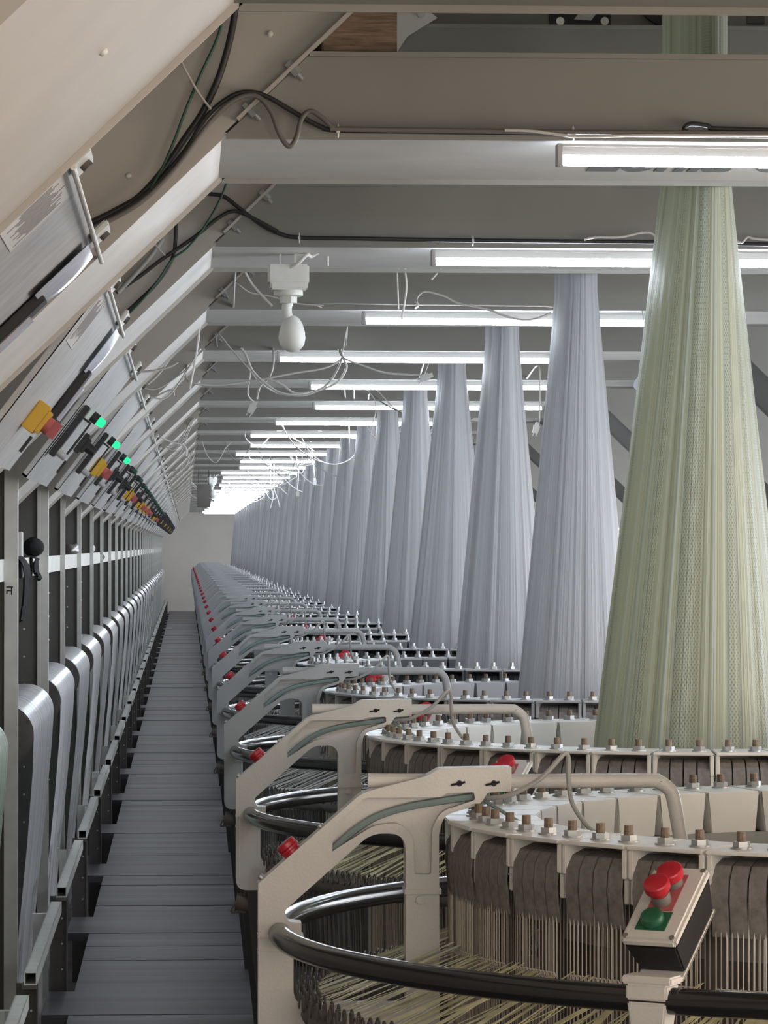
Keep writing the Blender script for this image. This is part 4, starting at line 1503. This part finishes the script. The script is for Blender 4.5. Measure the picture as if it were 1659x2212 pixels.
TANGLE = [
    (14.4, 0.0055, [(903, 660), (900, 645), (918, 630), (960, 640), (990, 655), (1050, 668), (1110, 688), (1150, 690), (1190, 676)], None, 'white lead looping over the third beam'),
    (14.45, 0.004, [(700, 656), (900, 658), (1100, 660), (1198, 664), (1204, 690)], None, 'white lead lying along the third beam'),
    (12.6, 0.004, [(857, 570), (859, 620), (861, 668)], None, 'thin cord hanging straight below the second beam'),
    (12.6, 0.005, [(872, 572), (878, 620), (868, 690)], None, 'double cord hanging beside the thin straight one below the second beam'),
    (12.6, 0.004, [(948, 575), (944, 590), (932, 604)], None, 'short curled end hanging at the left end of the second tube light'),
    (13.5, 0.007, [(512, 568), (545, 615), (588, 662)], None, 'pale cord slanting down left of the bulb-shaped sensor'),
    (14.3, 0.004, [(505, 612), (540, 632), (585, 640), (640, 655), (700, 660)], None, 'white lead sagging behind the bulb-shaped sensor'),
    (17.4, 0.0075, [(405, 822), (470, 832), (560, 820), (640, 805), (700, 795), (735, 778), (738, 772)], None, 'thick white lead crossing from the left legs to the fourth light'),
    (17.3, 0.008, [(738, 772), (728, 800), (705, 832), (660, 853), (610, 850), (575, 830), (545, 800), (530, 765), (520, 752)], None, 'white lead hanging in a wide loop below the fourth light'),
    (17.35, 0.008, [(740, 772), (748, 795), (728, 826), (690, 842), (640, 850), (612, 833), (590, 822), (575, 818)], None, 'white lead hanging in a narrower loop below the fourth light'),
    (17.2, 0.0065, [(740, 772), (780, 788), (830, 805), (880, 809), (925, 811)], [(928, 812, 17.2, 1.2)], 'white lead with a socket running right from the fourth light'),
    (17.5, 0.005, [(738, 690), (742, 735), (738, 774)], None, 'dark cord holding up the bundle of white leads').__class__((17.5, 0.004, [(750, 705), (744, 740), (738, 774)], None, 'thin cord holding up the bundle of white leads')),
    (17.45, 0.007, [(590, 757), (590, 790), (580, 818), (562, 835), (555, 862)], [(549, 874, 17.45, 0.5)], 'white lead ending in a plug below the left beam ends'),
    (17.5, 0.005, [(525, 755), (540, 800), (535, 850), (548, 868)], None, 'thin white lead beside the hanging plug on the left'),
    (17.48, 0.005, [(470, 720), (500, 755), (540, 800), (560, 825), (600, 850), (640, 852)], None, 'white lead swinging from the left legs into the loops'),
    (20.0, 0.0055, [(1163, 790), (1166, 850), (1165, 912)], [(1160, 918, 20.0, 0.25)], 'white lead with a plug hanging between two white cloth cones'),
    (20.1, 0.005, [(920, 775), (925, 785), (915, 812), (905, 830)], None, 'white lead knotted at the left edge of the fifth cloth'),
    (23.5, 0.006, [(800, 850), (830, 872), (870, 892), (900, 897), (912, 915), (915, 940), (923, 955)], None, 'twisted leads hooked over the sixth light'),
    (23.6, 0.006, [(905, 862), (910, 920), (909, 985)], [(912, 992, 23.6, 0.0)], 'long white lead with a socket hanging before the sixth cloth'),
    (23.4, 0.005, [(770, 818), (810, 840), (850, 880), (880, 895), (905, 900)], None, 'white lead sagging across the fifth and sixth lights'),
    (23.45, 0.005, [(750, 815), (800, 850), (812, 880), (805, 915), (800, 940)], None, 'white lead hanging below the sixth light'),
    (26.8, 0.006, [(605, 900), (615, 930), (640, 965), (675, 990), (700, 1000)], None, 'white lead hanging from the left end of the seventh light'),
    (26.9, 0.0075, [(752, 868), (754, 920), (755, 985)], None, 'dark strap hanging straight below the sixth light'),
    (29.9, 0.006, [(530, 945), (545, 960), (565, 962), (600, 930), (640, 950), (680, 975)], None, 'white lead drooping at the eighth light'),
    (33.0, 0.007, [(672, 955), (675, 990), (680, 1030)], [(680, 1036, 33.0, 0.0)], 'white lead with a plug hanging below the ninth light'),
    (36.0, 0.007, [(640, 985), (645, 1020), (642, 1058)], [(643, 1062, 36.0, 0.0)], 'white lead with a plug hanging before the tenth cloth'),
    (36.2, 0.006, [(540, 990), (570, 1000), (610, 1015), (650, 1022), (655, 1010)], None, 'white lead strung along the tenth light'),
    (39.2, 0.007, [(585, 1050), (590, 1070), (584, 1098)], None, 'curled white lead hanging low before the far cloth'),
    (39.3, 0.007, [(592, 1052), (600, 1078), (604, 1096)], None, 'second curled white lead hanging low before the far cloth'),
    (15.5, 0.006, [(468, 562), (450, 610), (435, 680), (425, 760), (410, 840)], None, 'pale cord running down along the ends of the left legs'),
    (15.6, 0.005, [(455, 565), (430, 640), (400, 720), (350, 800), (320, 830)], None, 'pale cord slanting down across the left portal legs'),
    (14.5, 0.006, [(262, 797), (310, 803), (360, 795), (385, 782)], None, 'pale lead from the third panel to the portal leg'),
    (17.5, 0.005, [(290, 838), (340, 840), (400, 800), (420, 780)], None, 'pale lead from the fourth panel sagging to a leg'),
    (17.6, 0.006, [(290, 880), (330, 860), (370, 842), (376, 855)], None, 'pale lead with a turned end near the fourth panel'),
    (24.0, 0.007, [(340, 942), (370, 955), (400, 965), (402, 985)], None, 'pale lead drooping among the left legs'),
    (30.0, 0.008, [(345, 990), (350, 980), (380, 975), (400, 965), (406, 985)], None, 'pale lead arched among the far left legs'),
]
for Y, r, pts, ends, lab in TANGLE:
    cable(pts, Y, r * 0.78, WH if 'dark' not in lab and 'twisted' not in lab else M['grey_pl'], 'lamp_lead', lab, ends=ends, group='loose leads under the beams', anchor=True)
rr = random.Random(21)
for i in range(34):
    k = rr.randint(7, 20)
    Y = PY0 + (k - 1) * PITCH_Y + rr.uniform(0.05, 0.9)
    sc = F / Y
    x0 = 402 + rr.uniform(0.0, 1.55) * sc
    y0 = 1180 - (UZ - EYE) * sc
    ln = rr.uniform(0.25, 1.1) * sc
    dp = rr.uniform(0.08, 0.35) * sc
    pts = [(x0, y0), (x0 + ln * 0.2, y0 + dp * 0.7), (x0 + ln * 0.5, y0 + dp), (x0 + ln * 0.8, y0 + dp * rr.uniform(0.3, 0.8)), (x0 + ln, y0 + dp * rr.uniform(-0.02, 0.1))]
    cable(pts, Y, 0.0045, WH if rr.random() < 0.7 else M['grey_pl'], 'lamp_lead', 'thin lead sagging among the tangle under the far beams', group='far tangle of leads', anchor=True)
for i in range(16):
    k = rr.randint(4, 16)
    Y = PY0 + (k - 1) * PITCH_Y + rr.uniform(-0.3, 0.0)
    s0, s1 = rr.uniform(0.0, 0.08), rr.uniform(0.2, 0.27)
    sc = F / Y
    f_ = lambda s, d: (402 + (XCOR - s) * sc, 1180 - (UZ - EYE - SL * s - d) * sc)
    cable([f_(s0, 0.0), f_((s0 * 2 + s1) / 3, rr.uniform(0.04, 0.12)), f_((s0 + 2 * s1) / 3, rr.uniform(0.03, 0.1)), f_(s1, 0.0)], Y, 0.004, WH, 'lamp_lead', 'thin lead sagging along the far left portal legs', group='leads along the left legs', anchor=True)

# ------------------------------------------------------------------ odds and ends on the rack
def lump(name, c, s, m, seed, label, cat, res=3, amp=0.25):
    bm = bmesh.new()
    bmesh.ops.create_icosphere(bm, subdivisions=res, radius=1.0)
    rr = random.Random(seed)
    ph = [(Vector((rr.uniform(-4, 4), rr.uniform(-4, 4), rr.uniform(-4, 4))), rr.uniform(0, 6)) for _ in range(7)]
    for v in bm.verts:
        d = sum(sin(v.co.dot(p) + q) for p, q in ph) / 7
        v.co *= 1 + amp * d
        v.co = Vector((v.co.x * s[0], v.co.y * s[1], v.co.z * s[2]))
    me = bpy.data.meshes.new(name)
    bm.to_mesh(me); bm.free()
    me.materials.append(m)
    me.polygons.foreach_set('use_smooth', [True] * len(me.polygons))
    o = bpy.data.objects.new(name, me)
    COL.objects.link(o)
    o.location = c
    return tag(o, label, cat)


LZ = 1.852
def ledge(px, py, s, **k):
    """spot on the ledge rail under a photo pixel"""
    Y = 0.715 * F / (402 - px)
    return Vector((-0.715, Y, LZ + s))
c = Vector((-0.695, 16.25, LZ + 0.044)); lump('cloth_bundle', c, (0.05, 0.07, 0.045), M['cloth_dark'], 3, 'round black cloth bundle on the ledge rail beside the second post', 'cloth', amp=0.12)
c = ledge(48, 0, 0.06); b = MB(); b.box((c.x - 0.01, c.y, c.z - 0.005), (0.03, 0.16, 0.11)); tag(b.build('carton', M['paper'], None, bevel=0.002), 'pale upright carton on the ledge beside the black bundle', 'box')
def hang(px, w, drop, seed, label, Yo=0.0, out=0.0):
    Y = (0.69 - out) * F / (402 - px) + Yo
    rr = random.Random(seed)
    b = MB(); vs = []; n = 12; m_ = 10
    prof = [(-0.78, LZ - 0.03), (-0.745, LZ + 0.004), (-0.71, LZ + 0.006), (-0.694 + out, LZ - 0.01)] + [(-0.69 + out + 0.012 * sin(3 * i / m_ + seed), LZ - 0.01 - drop * (i + 1) / m_) for i in range(m_)]
    for th in (0.0, 0.004):
        for i, (x, z) in enumerate(prof):
            for j in range(n + 1):
                tt = j / n - 0.5
                nar = 1 - 0.35 * max(0, i - 4) / m_
                vs.append((x + th + 0.008 * sin(tt * 14 + seed) * min(1, max(0, i - 3) / 3), Y + w * tt * nar, z + (0.02 * abs(tt) * 2 if i > 10 else 0)))
    np_ = len(prof)
    fs = []
    for t in (0, 1):
        o_ = t * np_ * (n + 1)
        fs += [(o_ + i * (n + 1) + j, o_ + i * (n + 1) + j + 1, o_ + (i + 1) * (n + 1) + j + 1, o_ + (i + 1) * (n + 1) + j) for i in range(np_ - 1) for j in range(n)]
    b.add(vs, fs)
    tag(b.build('hanging_cloth', M['cloth_dark'], None, smooth=60), label, 'cloth')
hang(52, 0.55, 0.27, 1, 'long dark cloth hanging over the ledge rail beside the taped post', 0.0)
hang(84, 0.42, 0.10, 4, 'small dark cap-like cloth hung over the ledge rail before the second post', 0.0, 0.02)
c = ledge(158, 0, 0.03); lump('crumpled_bag', c, (0.04, 0.28, 0.035), M['foil'], 8, 'crumpled grey bag lying on the ledge rail past the third post', 'bag', amp=0.6)
c = ledge(196, 0, 0.0)
b = MB(); b.cyl((c.x, c.y - 0.35, LZ + 0.032), (c.x, c.y + 0.35, LZ + 0.032), 0.030, seg=20); b.cyl((c.x, c.y - 0.352, LZ + 0.032), (c.x, c.y - 0.35, LZ + 0.032), 0.022, seg=16)
tag(b.build('paper_roll', M['paper'], None), 'pale paper roll lying on the ledge rail beyond the crumpled bag', 'roll')
hang(221, 0.5, 0.05, 6, 'small dark rag hung over the ledge rail beyond the paper roll')
c = ledge(287, 0, 0.045); lump('cloth_bundle', c, (0.04, 0.25, 0.04), M['cloth_dark'], 13, 'small dark bundle far along the ledge rail', 'cloth', amp=0.15)

# white scrap showing behind the green cloth
b = MB()
pts = [at(1392, 795, 14.4), at(1372, 822, 14.4), at(1368, 835, 14.4), at(1382, 852, 14.4), at(1400, 850, 14.4), at(1400, 795, 14.4)]
b.prism([(p.x, p.z) for p in pts], lambda x, z, t: (x, t + 0.01 * sin(x * 90), z), 14.395, 14.40)
q_ = at(1398, 800, 14.4)
b.tube([(q_.x, 14.398, q_.z - 0.02), (q_.x + 0.002, 14.42, (q_.z + UZ) / 2), (q_.x, 14.57, UZ)], 0.002, seg=5)
tag(b.build('cloth_scrap', M['film'], None, smooth=40), 'white scrap peeping out left of the large green cloth', 'cloth')
